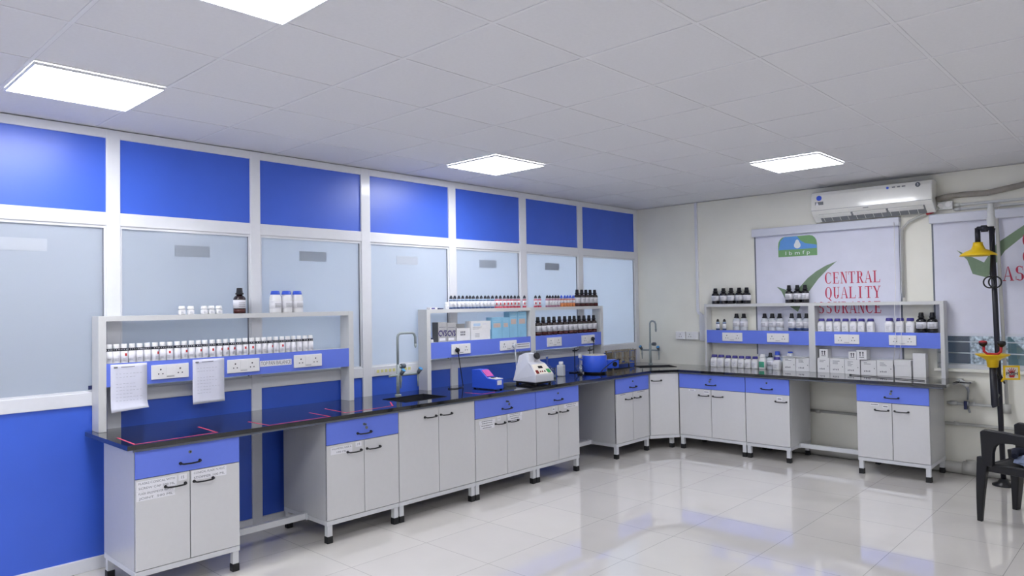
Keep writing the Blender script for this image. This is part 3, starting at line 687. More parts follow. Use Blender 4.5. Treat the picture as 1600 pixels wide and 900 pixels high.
def d1(b, x0, x1, y0, z0, h):
    for i in range(3):
        for j in range(2): b.box(x0+.045+i*.022, x0+.060+i*.022, y0-.0006, y0, z0+h*(.42+.2*j), z0+h*(.56+.2*j), 'print')
open_box('opened white carton with flaps up beside the CVS cartons', -3.152, -2.985, -.115, -.035, ZM, .115, d1)
def d2(b, x0, x1, y0, z0, h):
    b.box(x0+.03, x0+.12, y0-.0006, y0, z0+h*.45, z0+h*.75, 'clearblue'); b.box(x0+.15, x0+.20, y0-.0006, y0, z0+h*.55, z0+h*.78, 'label')
    for k in range(3): b.box(x0+.02, x0+.10+.02*k, y0-.0006, y0, z0+h*(.12+.1*k), z0+h*(.14+.1*k), 'print')
carton('carton_box', 'white carton with pale blue print, upper one of the stack on middle rack', 'box', -2.965, -2.705, -.110, -.03, ZM+.0905, .085, deco=d2)
carton('carton_box', 'plain white carton, lower one of the stack on middle rack', 'box', -2.968, -2.715, -.112, -.03, ZM, .09, deco=lambda b, x0, x1, y0, z0, h: [b.box(x0+.05, x0+.11, y0-.0006, y0, z0+h*(.3+.15*k), z0+h*(.34+.15*k), 'print') for k in range(3)])
def bp(b, x0, x1, y0, z0, h):
    b.box(x0+.02, x1-.02, y0-.0006, y0, z0+h*.52, z0+h*.72, 'peach'); b.box(x0+.015, x1-.015, y0-.0006, y0, z0+h*.80, z0+h*.84, 'bluepack2'); b.box(x0+.03, x1-.03, y0-.0006, y0, z0+h*.9, z0+h*.93, 'bluepack2')
for i, (a, b_, h) in enumerate(((-2.685, -2.545, .205), (-2.541, -2.440, .203), (-2.436, -2.320, .255), (-2.316, -2.185, .255))):
    carton('blue_carton', ('shorter light blue carton, left of the four on middle rack', 'shorter light blue carton, second from left on middle rack', 'taller light blue carton, second from right on middle rack', 'taller light blue carton against middle rack upright')[i],
           'box', a, b_, -.108, -.03, ZM, h, 'bluepack', deco=bp, group='light blue cartons on middle rack')
jar('plastic_vial', 'tiny white vial with blue cap beside the left upright of middle rack', 'vial', (-3.445, -.10, ZM), w=.028, h=.042, cap='capnavy', capr=.42, caph=.3)

# --- right rack, top shelf
row(bottle_amber, [-1.093, -1.192, -1.285, -1.381, -1.47], R0(ZT_), lambda i, n: '%s of five black reagent bottles on top of right rack' % ordinal(i, n), 'five black bottles on top of right rack',
    a=('reagent_bottle', 'bottle'), r=.0438, h=.180, glass='darkglass', liquid=None)
row(bottle_amber, [-1.944, -2.032, -2.113], R0(ZT_), lambda i, n: '%s of three black reagent bottles on right rack before the check mark' % ordinal(i, n), 'three black bottles on top of right rack',
    a=('reagent_bottle', 'bottle'), r=.0402, h=.190, glass='darkglass', liquid=None)
row(bottle_dropper, [-1.115, -1.195], R0(ZM), lambda i, n: '%s tiny pointed dropper bottle on right rack shelf' % ('left' if i == 0 else 'right'), 'tiny dropper bottles on right rack', a=('dropper_bottle', 'bottle'), r=.021, h=.125, cap='capblack')
row(bottle_amber, [-1.343, -1.429], R0(ZM), lambda i, n: '%s clear bottle with black cap beside the tiny droppers' % ('left' if i == 0 else 'right'), 'pair of clear bottles on right rack', a=('plastic_bottle', 'bottle'), r=.042, h=.185, glass='clearplastic', liquid=None)
row(bottle_amber, [-1.669, -1.753, -1.835], R0(ZM), lambda i, n: '%s of three clear bottles with black caps on right rack' % ordinal(i, n), 'three clear bottles on right rack', a=('plastic_bottle', 'bottle'), r=.0405, h=.185, glass='clearplastic', liquid=None)
row(bottle_amber, [-1.966, -2.045, -2.121], R0(ZM), lambda i, n: '%s of three dark-bodied bottles beside right rack middle upright' % ordinal(i, n), 'three dark-banded bottles on right rack', a=('plastic_bottle', 'bottle'), r=.0375, h=.185, glass='clearplastic', liquid='navysol', lab='label')
row(jar, [-2.275, -2.355, -2.432, -2.511, -2.588, -2.663, -2.748], R0(ZM), lambda i, n: '%s of seven white jars with purple lids on right rack' % ordinal(i, n), 'seven white jars on right rack', a=('plastic_jar', 'jar'), w=.072, h=.132)
row(jar, [-2.918, -3.012, -3.101], R0(ZM), lambda i, n: '%s of three larger white jars with purple lids near the cords' % ordinal(i, n), 'three white jars near the cords', a=('plastic_jar', 'jar'), w=.080, h=.138)
row(bottle_amber, [-3.194, -3.288], R0(ZM), lambda i, n: '%s black reagent bottle at right end of right rack shelf' % ('left' if i == 0 else 'right'), 'pair of black bottles on right rack shelf', a=('reagent_bottle', 'bottle'), r=.044, h=.190, glass='darkglass', liquid=None)
# --- right worktop, bottles
RB = R0(H+.0003, -.045)
row(jar, [-1.072, -1.155], RB, lambda i, n: '%s of two large white jars with purple lids on the right worktop' % ('left' if i == 0 else 'right'), 'two large white jars on right worktop', a=('plastic_jar', 'jar'), w=.082, h=.138)
row(jar, [-1.241, -1.321, -1.399, -1.476, -1.556], RB, lambda i, n: '%s of five slim white jars with purple lids on the right worktop' % ordinal(i, n), 'five slim white jars on right worktop', a=('plastic_jar', 'jar'), w=.072, h=.133)
jar('plastic_jar', 'white bottle with green label and white cap on the right worktop', 'jar', (-.045, -1.643, H), RZ, w=.078, h=.160, cap='whitelid', capr=.32, caph=.22, lab='greenlabel')
bottle_amber('plastic_bottle', 'clear bottle with black cap beside the green-labelled bottle', 'bottle', (-.045, -1.728, H), RZ, r=.036, h=.180, glass='clearplastic', liquid=None)
jar('plastic_jar', 'white jar with purple lid standing forward beside the first white carton', 'jar', (-.06, -1.808, H), RZ, w=.080, h=.138)
jar('plastic_jar', 'taller blue-lidded jar behind the clear black-capped bottle', 'jar', (-.005, -1.79, H), RZ, w=.064, h=.195, cap='capblue', body='clearplastic')
jar('plastic_jar', 'blue lid standing on the first white carton', 'jar', (-.003, -1.93, H+.1465), RZ, w=.060, h=.045, cap='capblue', body='clearplastic')
def rdeco(kind):
    def f(b, x0, x1, y0, z0, h):
        w_ = x1-x0
        if kind == 'up':
            for q in (.36, .64): b.box(x0+w_*q-.004, x0+w_*q+.004, y0-.0006, y0, z0+h*.35, z0+h*.72, 'ink'); b.prism([(x0+w_*q-.011, z0+h*.68), (x0+w_*q+.011, z0+h*.68), (x0+w_*q, z0+h*.86)], y0-.0007, y0, 'ink')
            b.box(x0+w_*.25, x0+w_*.75, y0-.0006, y0, z0+h*.22, z0+h*.27, 'ink')
        else:
            for k in range(kind):
                b.box(x0+w_*.2, x0+w_*random.uniform(.4, .7), y0-.0006, y0, z0+h*(.82-.09*k), z0+h*(.85-.09*k), 'print')
            for k in range(4): b.box(x0+w_*(.2+.11*k), x0+w_*(.26+.11*k), y0-.0006, y0, z0+h*.2, z0+h*(.28+.02*(k % 2)), 'print')
            b.box(x0+w_*.84, x0+w_*.89, y0-.0006, y0, z0+h*.42, z0+h*.48, 'ink')
    return f
def rcarton(label, y0, y1, front, depth, z0, h, deco=3, m='carton', rzx=0, group='white cartons on right worktop', name='carton_box'):
    b = MB(); w_ = y0-y1; b.box(-w_/2+.001, w_/2-.001, 0, depth, 0, h, m)
    if deco: rdeco(deco)(b, -w_/2, w_/2, 0, 0, h)
    return tag(b.build(name, None, (front, (y0+y1)/2, z0), RZ+rzx, bevel=.0012), label, 'box', group)
HZ = H+.0004
rcarton('white carton first from left on right worktop, left of the upright', -1.873, -2.013, -.075, .10, HZ, .142, 2)
rcarton('white carton directly left of the right rack middle upright', -2.015, -2.156, -.075, .10, HZ, .142, 3)
b = MB(); b.box(-.085, .03, -2.12, -1.86, HZ+.1425, HZ+.1455, 'carton'); tag(b.build('cardboard_sheet'), 'thin white sheet lying across the two cartons left of the upright', 'sheet')
rcarton('white carton directly right of the right rack middle upright', -2.240, -2.362, -.085, .11, HZ, .148, 2)
rcarton('second large white carton from the middle upright on right worktop', -2.365, -2.507, -.085, .11, HZ, .146, 3)
rcarton('white carton carrying the smallest arrow box on right worktop', -2.509, -2.654, -.085, .11, HZ, .144, 4)
rcarton('white carton carrying the overhanging arrow box on right worktop', -2.662, -2.805, -.085, .11, HZ, .140, 2)
rcarton('large white carton just left of the two stacked flat cartons', -2.807, -2.954, -.085, .11, HZ, .146, 3)
rcarton('small white carton with two up arrows, leftmost on the carton row', -2.262, -2.347, -.085, .11, HZ+.1485, .09, 'up', rzx=.0, name='arrow_carton', group='small arrow cartons')
rcarton('smallest white carton with two up arrows, middle of the three', -2.545, -2.620, -.075, .05, HZ+.1445, .076, 'up', name='arrow_carton', group='small arrow cartons')
rcarton('white carton with two up arrows overhanging the row, rightmost arrow box', -2.628, -2.722, -.098, .12, HZ+.1465, .094, 'up', name='arrow_carton', group='small arrow cartons')
rcarton('plain flat white carton, lower of the stacked pair on right worktop', -2.965, -3.112, -.085, .11, HZ, .103, 0)
rcarton('plain flat white carton, upper of the stacked pair on right worktop', -2.962, -3.110, -.087, .11, HZ+.1035, .052, 0)
rcarton('tall plain white carton near right end of right rack', -3.125, -3.235, -.088, .10, HZ, .225, 0)
b = MB(); b.tube([(-.235, -2.62, H+.006), (-.42, -3.30, H+.006)], .0035, 'black'); b.tube([(-.235, -2.62, H+.006), (-.23, -2.60, H+.006)], .0055, 'black'); tag(b.build('stirring_rod'), 'thin black rod lying on the right worktop before the cartons', 'rod')

# ------------------------------------------------------------------ bench equipment on the long worktop
def vortex():
    t = thing('vortex_mixer', 'small bright blue benchtop mixer with pink sloping panel', 'machine', (-3.16, -.615, H), 0)
    b = MB(); w_ = .10
    b.prism([(0, .008), (.30, .008), (.30, .168), (.20, .172), (.185, .165), (.105, .102), (0, .094)], 0, w_, 'mantle', 'yz'); b.build('housing', t, bevel=.004)
    s = MB(); s.hexa([(.008, .114, .113), (w_-.008, .114, .113), (w_-.008, .183, .1665), (.008, .183, .1665), (.008, .112, .1155), (w_-.008, .112, .1155), (w_-.008, .181, .169), (.008, .181, .169)], 'pinkpanel'); note(s.build('sloping_panel', t), 'pink panel')
    s = MB(); s.hexa([(.004, .002, .095), (w_-.004, .002, .095), (w_-.004, .10, .103), (.004, .10, .103), (.004, .002, .098), (w_-.004, .002, .098), (w_-.004, .10, .106), (.004, .10, .106)], 'white'); note(s.build('control_plate', t), 'white control plate')
    s = MB(); s.box(.02, .045, .055, .08, .104, .112, 'black'); s.cyl((.065, .065, .104), .006, .006, 'redbtn'); s.cyl((.085, .05, .104), .005, .006, 'capnavy'); s.build('button', t)
    s = MB(); s.box(.02, .075, -.0015, 0, .045, .085, 'labelwhite'); s.build('plate_label', t)
    for x in (.015, w_-.015):
        for y in (.02, .28): MB().cyl((x, y, 0), .01, .009, 'rubber').build('foot', t)
vortex()
def benchtop():
    t = thing('benchtop_analyser', 'white benchtop machine with cream control panel, red and green switches', 'machine', (-2.70, -.668, H), math.radians(-3), None)
    b = MB(); w0, w1 = .255, .255
    # cross sections front to back: (y, z_bottom, z_top, inset)
    prof = [(0, .028), (0, .098), (.085, .191), (.125, .208), (.15, .282), (.205, .29), (.27, .262), (.295, .028)]
    ins = [0, .005, .025, .04, .075, .08, .06, .0]
    A = [b.v((ins[i], y, z)) for i, (y, z) in enumerate(prof)]; B = [b.v((w0-ins[i]*1.15, y, z)) for i, (y, z) in enumerate(prof)]
    n = len(A); b.face(A, 'shroud'); b.face(list(reversed(B)), 'shroud')
    for i in range(n): b.face([A[i], A[(i+1) % n], B[(i+1) % n], B[i]], 'shroud')
    b.build('housing', t, bevel=.006)
    def onpanel(mb, u0, u1, v0, v1, m, e=.002):   # on the sloping panel between profile points 1 and 2
        def P(u, v, k): y = .085*v; z = .098+.093*v; return (.010+u*.232+.022*(1-2*u)*v, y-.737*k, z+.676*k)
        mb.hexa([P(u0, v0, 0), P(u1, v0, 0), P(u1, v1, 0), P(u0, v1, 0), P(u0, v0, e), P(u1, v0, e), P(u1, v1, e), P(u0, v1, e)], m)
    p = MB(); onpanel(p, .03, .97, .04, .95, 'cream', .0025); p = note(p.build('control_panel', t), 'cream control panel')
    s = MB(); onpanel(s, .36, .62, .55, .75, 'black', .006); s.build('display', p)
    s = MB(); onpanel(s, .08, .22, .08, .38, 'redbtn', .008); note(s.build('switch', p), 'dark red rocker switch')
    s = MB(); onpanel(s, .74, .92, .10, .42, 'greenbtn', .008); note(s.build('switch', p), 'green rocker switch')
    for u in (.32, .44, .58): s = MB(); onpanel(s, u, u+.05, .18, .30, 'black' if u > .5 else 'redbtn', .008); s.build('button', p)
    s = MB(); s.lathe([(.03, 0), (.033, .006), (.033, .022), (.026, .028)], (.15, .165, .228), 'black', 18, 'y'); s.bm.transform(Matrix.Translation((.135, .130, .252)) @ Matrix.Rotation(math.radians(-25), 4, 'X') @ Matrix.Translation((-.15, -.205, -.23))); s.build('eyepiece_knob', t)
    s = MB(); s.box(.02, w0-.02, .02, .275, .010, .030, 'black'); s.build('base_plate', t)
    for x in (.03, w0-.03):
        for y in (.03, .265): MB().cyl((x, y, 0), .015, .012, 'rubber').build('foot', t)
benchtop()
b = MB(); pts = []
for i in range(60): a = i*.42; pts.append((-2.83+.05*math.cos(a)*1.4, -.47+.045*math.sin(a), H+.006+.0004*i))
b.tube(pts, .0035, 'knobgrey', 6); tag(b.build('coiled_cable'), 'loosely coiled grey cable between blue mixer and white machine', 'cable')
def plastic_bottle():
    t = thing('wash_bottle', 'translucent square plastic bottle right of the white machine', 'bottle', (-1.875, -.30, H), .3)
    b = MB(); b.box(-.036, .036, -.036, .036, 0, .118, 'clearplastic'); b.build('body', t, bevel=.012, seg=3)
    MB().lathe([(.020, .115), (.020, .122), (.023, .124), (.023, .148), (.02, .15)], (0, 0, 0), 'white', 16).build('cap', t)
plastic_bottle()
def flask(loc, label, r, hn, lab='round_flask', ring=True, stop=None):
    t = thing(lab, label, 'glassware', loc, 0); b = MB(); pr = [(r*.35, .004)]
    for i in range(1, 10): a = -PI/2+.35+i*(PI-.62)/9.; pr.append((r*math.cos(a), r+r*math.sin(a)))
    pr += [(.013, 2*r+.005), (.012, 2*r+hn), (.015, 2*r+hn+.006)]
    b.lathe(pr, (0, 0, .012), 'glass', 20); o = b.build('bulb', t); s = o.modifiers.new('w', 'SOLIDIFY'); s.thickness = .0018
    if ring: MB().lathe([(r*.5, 0), (r*.62, 0), (r*.6, .014), (r*.48, .014)], (0, 0, 0), 'rubber', 18).build('cork_ring', t)
    if stop: MB().lathe([(.0165, 0), (.0165, .035), (.014, .04)], (0, 0, 2*r+hn-.02), stop, 14).build('joint', t)
flask((-1.63, -.355, H), 'clear round glass flask with white joint left of blue heating mantle', .047, .10, stop='white')
flask((-1.98, -.20, H), 'clear round glass flask behind the translucent bottle', .055, .08)
def beaker():
    t = thing('glass_beaker', 'clear glass beaker between the white machine and plastic bottle', 'glassware', (-2.06, -.34, H), 0)
    b = MB(); b.lathe([(.034, 0), (.036, .003), (.036, .10), (.039, .105)], (0, 0, 0), 'glass', 20); o = b.build('vessel', t); s = o.modifiers.new('w', 'SOLIDIFY'); s.thickness = .002
    MB().lathe([(.034, .004), (.034, .03)], (0, 0, 0), 'clearblue', 20).build('contents', t)
beaker()
def glass_tube():
    t = thing('separating_funnel', 'tall clear pear-shaped glass funnel in front of middle rack upright', 'glassware', (-2.16, -.20, H), 0)
    b = MB(); b.lathe([(.006, .03), (.007, .07), (.03, .12), (.042, .17), (.038, .21), (.016, .24), (.013, .27), (.016, .275)], (0, 0, 0), 'glass', 18); o = b.build('bulb', t); s = o.modifiers.new('w', 'SOLIDIFY'); s.thickness = .0018
    b = MB(); b.lathe([(.05, 0), (.05, .006)], (0, 0, 0), 'knobgrey', 18); b.tube([(.045, 0, .005), (.045, 0, .19)], .004, 'chrome', 8); b.tube([(.045, 0, .09), (.012, 0, .09)], .003, 'chrome', 8); b.build('support_stand', t)
    MB().tube([(-.014, 0, .06), (.014, 0, .06)], .006, 'white').build('stopcock', t)
glass_tube()
def mantle():
    t = thing('heating_mantle', 'bright blue round heating mantle with side control box', 'heating mantle', (-1.42, -.39, H), 0)
    MB().lathe([(.115, 0), (.115, .02)], (0, 0, 0), 'black', 28).build('base_ring', t)
    b = MB(); b.lathe([(.128, .018), (.132, .024), (.132, .185), (.126, .192), (.085, .192), (.07, .15), (.04, .12)], (0, 0, 0), 'mantle', 32); b.build('shell', t)
    note(MB().lathe([(.123, .192), (.123, .198), (.086, .198), (.086, .192)], (0, 0, 0), 'cream', 32).build('rim', t), 'pale inner rim')
    b = MB(); b.T = Matrix.Rotation(math.radians(-25), 4, 'Z'); b.box(.11, .27, -.055, .055, .045, .135, 'mantle'); c = b.build('control_box', t, bevel=.006)
    b = MB(); b.T = Matrix.Rotation(math.radians(-25), 4, 'Z'); b.lathe([(.026, 0), (.026, -.012), (.022, -.018)], (.215, -.055, .09), 'black', 18, 'y'); b.build('dial', c)
    b = MB(); b.T = Matrix.Rotation(math.radians(140), 4, 'Z'); b.box(.118, .155, -.02, .02, .14, .155, 'mantle'); b.tube([(.15, 0, .15), (.15, 0, .175)], .009, 'black'); b.build('clamp_lug', t)
    b = MB(); b.tube([(.22, -.15, .12), (.24, -.17, .14), (.18, -.19, .145), (.08, -.19, .13), (0, -.175, .09), (-.07, -.16, .05), (-.11, -.15, .012)], .0045, 'black', 8); b.build('power_cord', t)
mantle()
def clamp_stand(x, y, h, label, ang):
    t = thing('retort_clamp', label, 'clamp', (x, y, H), 0)
    b = MB(); b.box(-.05, .05, -.04, .04, 0, .008, 'black'); b.build('base', t); MB().tube([(0, 0, .006), (0, 0, h)], .0045, 'black').build('rod', t)
    b = MB(); b.tube([(-.03, 0, h-.03), (.03, -.01, h-.03)], .008, 'black'); b.tube([(.03, -.01, h-.03), (.05, -.02, h-.015)], .004, 'black'); b.tube([(0, -.02, h-.03), (0, .02, h-.03)], .006, 'black'); b.build('clamp_head', t)
clamp_stand(-1.52, -.20, .27, 'thin black retort clamp behind the heating mantle, left one', 0)
clamp_stand(-1.25, -.20, .26, 'thin black retort clamp behind the heating mantle, right one', 0)
def metal_rack():
    t = thing('clamp_rack', 'dull metal rack of hanging clamps between heating mantle and corner sink', 'rack', (-.80, -.19, H), 0)
    b = MB(); w_, d_ = .46, .09; b.box(.01, w_-.01, d_-.004, d_, .05, .165, 'tan')
    for x in (0, w_): 
        for y in (0, d_): b.box(x-.006, x+.006, y-.006, y+.006, 0, .19, 'tan')
    b.box(-.02, w_+.02, -.008, 0, .182, .192, 'tan'); b.box(-.02, w_+.02, d_, d_+.008, .182, .192, 'tan'); b.box(0, w_, 0, d_, .03, .036, 'tan'); b.build('frame', t)
    for k in range(8):
        b = MB(); x = .035+k*.055; hh = .10+.012*(k % 3); b.box(x-.020, x+.020, -.012+.01*(k % 2), .0+.01*(k % 2), .165-hh, .17, 'tan' if k % 3 else 'chrome'); b.tube([(x, .0, .16), (x, .0, .205)], .006, 'chrome', 8); b.cyl((x, -.018, .10), .012, .008, 'tan', 'y', 12)
        b.build('metal_clamp', t, bevel=.002)
metal_rack()

def plug(label, x, y, z, path, cm, name='power_plug'):
    t = thing(name, label, 'plug', (x, y, z), 0)
    b = MB(); b.lathe([(.018, 0), (.0215, -.008), (.0215, -.022), (.014, -.032)], (0, 0, 0), cm, 16, 'y'); b.tube([(0, -.022, -.008), (0, -.026, -.034)], .008, cm); b.build('plug_body', t)
    MB().tube([(px-x, py-y, pz-z) for px, py, pz in path], .004, cm, 8).build('cord', t)
YF = F-.0105
def hang(x0, y0, z0, x1, y1, z1, n=14, sag=.0, curl=0):
    return [(x0+(x1-x0)*min(1, (i/n)**1.0), y0+(y1-y0)*(i/n), z0+(z1-z0)*(i/n)-sag*math.sin(PI*i/n)) for i in range(n+1)]
plug('black round plug with cord hanging to worktop, in middle rack left socket', -3.19, YF, 1.205, hang(-3.19, YF-.026, 1.17, -3.13, -.165, H+.006)+[(-3.17, -.20, H+.005), (-3.26, -.235, H+.005), (-3.34, -.20, H+.005), (-3.30, -.15, H+.005)], 'black')
plug('small pale plug with cord in middle rack second socket', -2.43, YF, 1.205, hang(-2.43, YF-.026, 1.17, -2.47, -.22, H+.20)+[(-2.50, -.25, H+.10), (-2.48, -.24, H+.005)], 'clearplastic')
plug('black plug with cord down to the heating mantle, rightmost socket', -1.135, YF, 1.215, hang(-1.135, YF-.026, 1.18, -1.16, -.185, 1.0)+[(-1.20, -.215, .93), (-1.24, -.26, H+.005)], 'black')

# ------------------------------------------------------------------ wall sockets and conduit, right wall
def wall_socket(y, w_, label):
    t = thing('wall_socket', label, 'socket', (XW, y, 1.212), RZ, 'white surface sockets beside the corner')
    one().box(-w_/2, w_/2, -.045, 0, -.045, .045, 'white').build('box', t, bevel=.003)
    b = MB(); s = -w_*.18 if w_ > .13 else 0
    b.box(-w_/2+.004, w_/2-.004, -.050, -.045, -.043, .043, 'white'); b.cyl((s, -.0515, .016), .0055, .002, 'ink', 'y', 10)
    for q in (-.014, .014): b.cyl((s+q, -.0515, -.012), .0045, .002, 'ink', 'y', 10)
    b.build('plate', t, bevel=.002)
wall_socket(-.615, .13, 'smaller white wall socket nearest the corner tap')
wall_socket(-.770, .165, 'larger white wall socket beside the right rack')
b = MB(); b.box(XW-.022, XW, -.852, -.820, 1.50, CEIL, 'alu'); b.box(XW-.03, XW, -.93, -.86, 1.15, 1.46, 'alu'); b.prism([(-.852, 1.50), (-.82, 1.50), (-.845, 1.46), (-.90, 1.46)], XW-.022, XW, 'alu', 'yz')
tag(b.build('cable_conduit', bevel=.002), 'white vertical cable conduit on the wall between corner and blind', 'conduit')

# ------------------------------------------------------------------ windows, blinds
SERIF = {}
def glyph_polys(ch):
    T, t_ = .175, .06    # thick and thin strokes, unit height 1, width about .75
    P = []
    def bx(x0, x1, y0, y1): P.append([(x0, y0), (x1, y0), (x1, y1), (x0, y1)])
    def st(x0, y0, x1, y1, w_): P.append([(x0-w_/2, y0), (x0+w_/2, y0), (x1+w_/2, y1), (x1-w_/2, y1)])
    def arc(cx, cy, rx, ry, a0, a1, n=12, wf=None):
        for i in range(n):
            A, B = math.radians(a0+(a1-a0)*i/n), math.radians(a0+(a1-a0)*(i+1)/n)
            def w_(a): return t_+(T-t_)*abs(math.cos(a))**1.5
            P.append([(cx+(rx)*math.cos(A), cy+ry*math.sin(A)), (cx+rx*math.cos(B), cy+ry*math.sin(B)), (cx+(rx-w_(B))*math.cos(B), cy+(ry-t_)*math.sin(B)), (cx+(rx-w_(A))*math.cos(A), cy+(ry-t_)*math.sin(A))])
    def sf(x, y, w_=.28): bx(x-w_/2, x+w_/2, y, y+.045) if y < .5 else bx(x-w_/2, x+w_/2, y-.045, y)
    if ch == 'I': bx(.3, .45, 0, 1); sf(.375, 0, .4); sf(.375, 1, .4)
    elif ch == 'L': bx(.14, .29, 0, 1); sf(.215, 1, .38); bx(.03, .72, 0, .05); st(.68, .05, .72, .27, .05)
    elif ch == 'E': bx(.14, .29, 0, 1); bx(.03, .68, 0, .05); bx(.03, .66, .95, 1); bx(.29, .52, .49, .535); st(.66, .05, .70, .27, .05); st(.64, .76, .64, .95, .05); bx(.50, .54, .40, .62)
    elif ch == 'T': bx(.30, .45, 0, 1); sf(.375, 0, .38); bx(.03, .72, .95, 1); bx(.03, .075, .74, .97); bx(.675, .72, .74, .97)
    elif ch == 'N': bx(.13, .18, 0, 1); bx(.62, .67, 0, 1); P.append([(.12, 1), (.29, 1), (.68, 0), (.56, 0)]); sf(.155, 0, .26); sf(.645, 1, .26); bx(.02, .2, .955, 1)
    elif ch == 'A': P.append([(.38, 1), (.44, 1), (.74, 0), (.58, 0)]); P.append([(.36, .98), (.40, .98), (.13, 0), (.08, 0)]); bx(.2, .6, .30, .345); sf(.12, 0, .24); sf(.66, 0, .28)
    elif ch == 'Y': P.append([(.03, 1), (.19, 1), (.45, .48), (.32, .44)]); P.append([(.62, 1), (.68, 1), (.44, .45), (.38, .48)]); bx(.30, .45, 0, .5); sf(.375, 0, .36); sf(.12, 1, .26); sf(.64, 1, .24)
    elif ch == 'U': bx(.13, .28, .3, 1); bx(.60, .65, .3, 1); arc(.39, .3, .26, .31, 180, 360); sf(.2, 1, .34); sf(.625, 1, .24)
    elif ch == 'C': arc(.42, .5, .38, .51, 48, 312, 20); bx(.66, .70, .66, .97); st(.68, .15, .70, .26, .05)
    elif ch == 'Q': arc(.38, .5, .36, .51, 0, 360, 24); P.append([(.34, .04), (.46, .06), (.72, -.22), (.60, -.22)])
    elif ch == 'R': bx(.13, .28, 0, 1); sf(.205, 0, .34); bx(.03, .42, .955, 1); bx(.28, .42, .47, .515); arc(.38, .735, .26, .265, -90, 90, 12); P.append([(.34, .50), (.46, .50), (.72, 0), (.56, 0)]); sf(.66, 0, .22)
    elif ch == 'S': arc(.37, .74, .27, .27, 40, 270, 14); arc(.37, .26, .29, .27, -140, 90, 14); bx(.57, .61, .70, .98); bx(.1, .14, .03, .30)
    return P
def serif_text(b, s, y0, y1, zb, zh, x, m, only=None):   # writes along -y on a plane x = const
    n = len(s); wd = (y0-y1)/n; k = 0
    for i, ch in enumerate(s):
        for poly in glyph_polys(ch):
            pts = [(y0-wd*(i+.02+px/.78*.94), zb+pz*zh) for px, pz in poly]
            k += 1; v = [b.v((x-.00002*k, p[0], p[1])) for p in pts]; b.face(v, m)
def window(n, ya, yb, label):
    f = MB(); q = .045; x0, x1 = XW+.06, XW+.11
    f.box(x0, x1, yb, yb+q, ZB, ZT, 'alu'); f.box(x0, x1, ya-q, ya, ZB, ZT, 'alu'); f.box(x0, x1, yb+q, ya-q, ZB, ZB+q, 'alu'); f.box(x0, x1, yb+q, ya-q, ZT-q, ZT, 'alu')
    ym = (ya+yb)/2; f.box(x0, x1, ym-.02, ym+.02, ZB+q, ZT-q, 'alu')
    w_ = structure(f.build('window_%d' % n))
    structure(one().box(x0+.02, x0+.026, yb+q, ya-q, ZB+q, ZT-q, 'glass').build('glass_pane', w_))
    g = MB()
    for k in range(12): g.tube([(XW+.03, ya-.001, ZB+.045+k*.103), (XW+.03, yb+.001, ZB+.045+k*.103)], .006, 'grill', 8)
    structure(g.build('window_grill', w_))
window(1, W1a, W1b, ''); window(2, W2a, W2b, '')
def blind(ya, yb, ztop, zb, label, art):
    xf = XW-.006
    t = thing('roller_blind', label, 'blind', (0, 0, 0))
    MB().box(XW-.060, XW-.001, yb, ya, ztop-.085, ztop, 'blindbox').build('cassette', t, bevel=.008)
    fb = MB().box(xf-.001, xf+.001, yb+.02, ya-.025, zb, ztop-.08, 'blind').build('fabric', t)
    b = MB(); b.box(xf-.005, xf+.004, yb+.02, ya-.025, zb-.02, zb+.008, 'blindbox'); b.build('bottom_bar', t, bevel=.003)
    b = MB()
    for q0, q1 in ((ya-.024, ya-.010), (yb+.004, yb+.019)): note(MB().box(xf-.001, XW-.001, q0, q1, zb, ztop-.08, 'gasket_shadow').build('edge_shadow', t), 'dark strip for the shadow along the fabric edge')  # grey strips stand in for the shaded reveal beside the fabric
    b = MB(); xx = xf-.0016; art(b, xx); note(b.build('printed_artwork', fb, fix=False), 'printed logo, check mark and lettering')
    return t, xf
def flat(b, pts, x, m):
    v = [b.v((x, p[0], p[1])) for p in pts]; f = b.face(v, m)
    if f: b.bm.normal_update(); bmesh.ops.triangulate(b.bm, faces=[f])
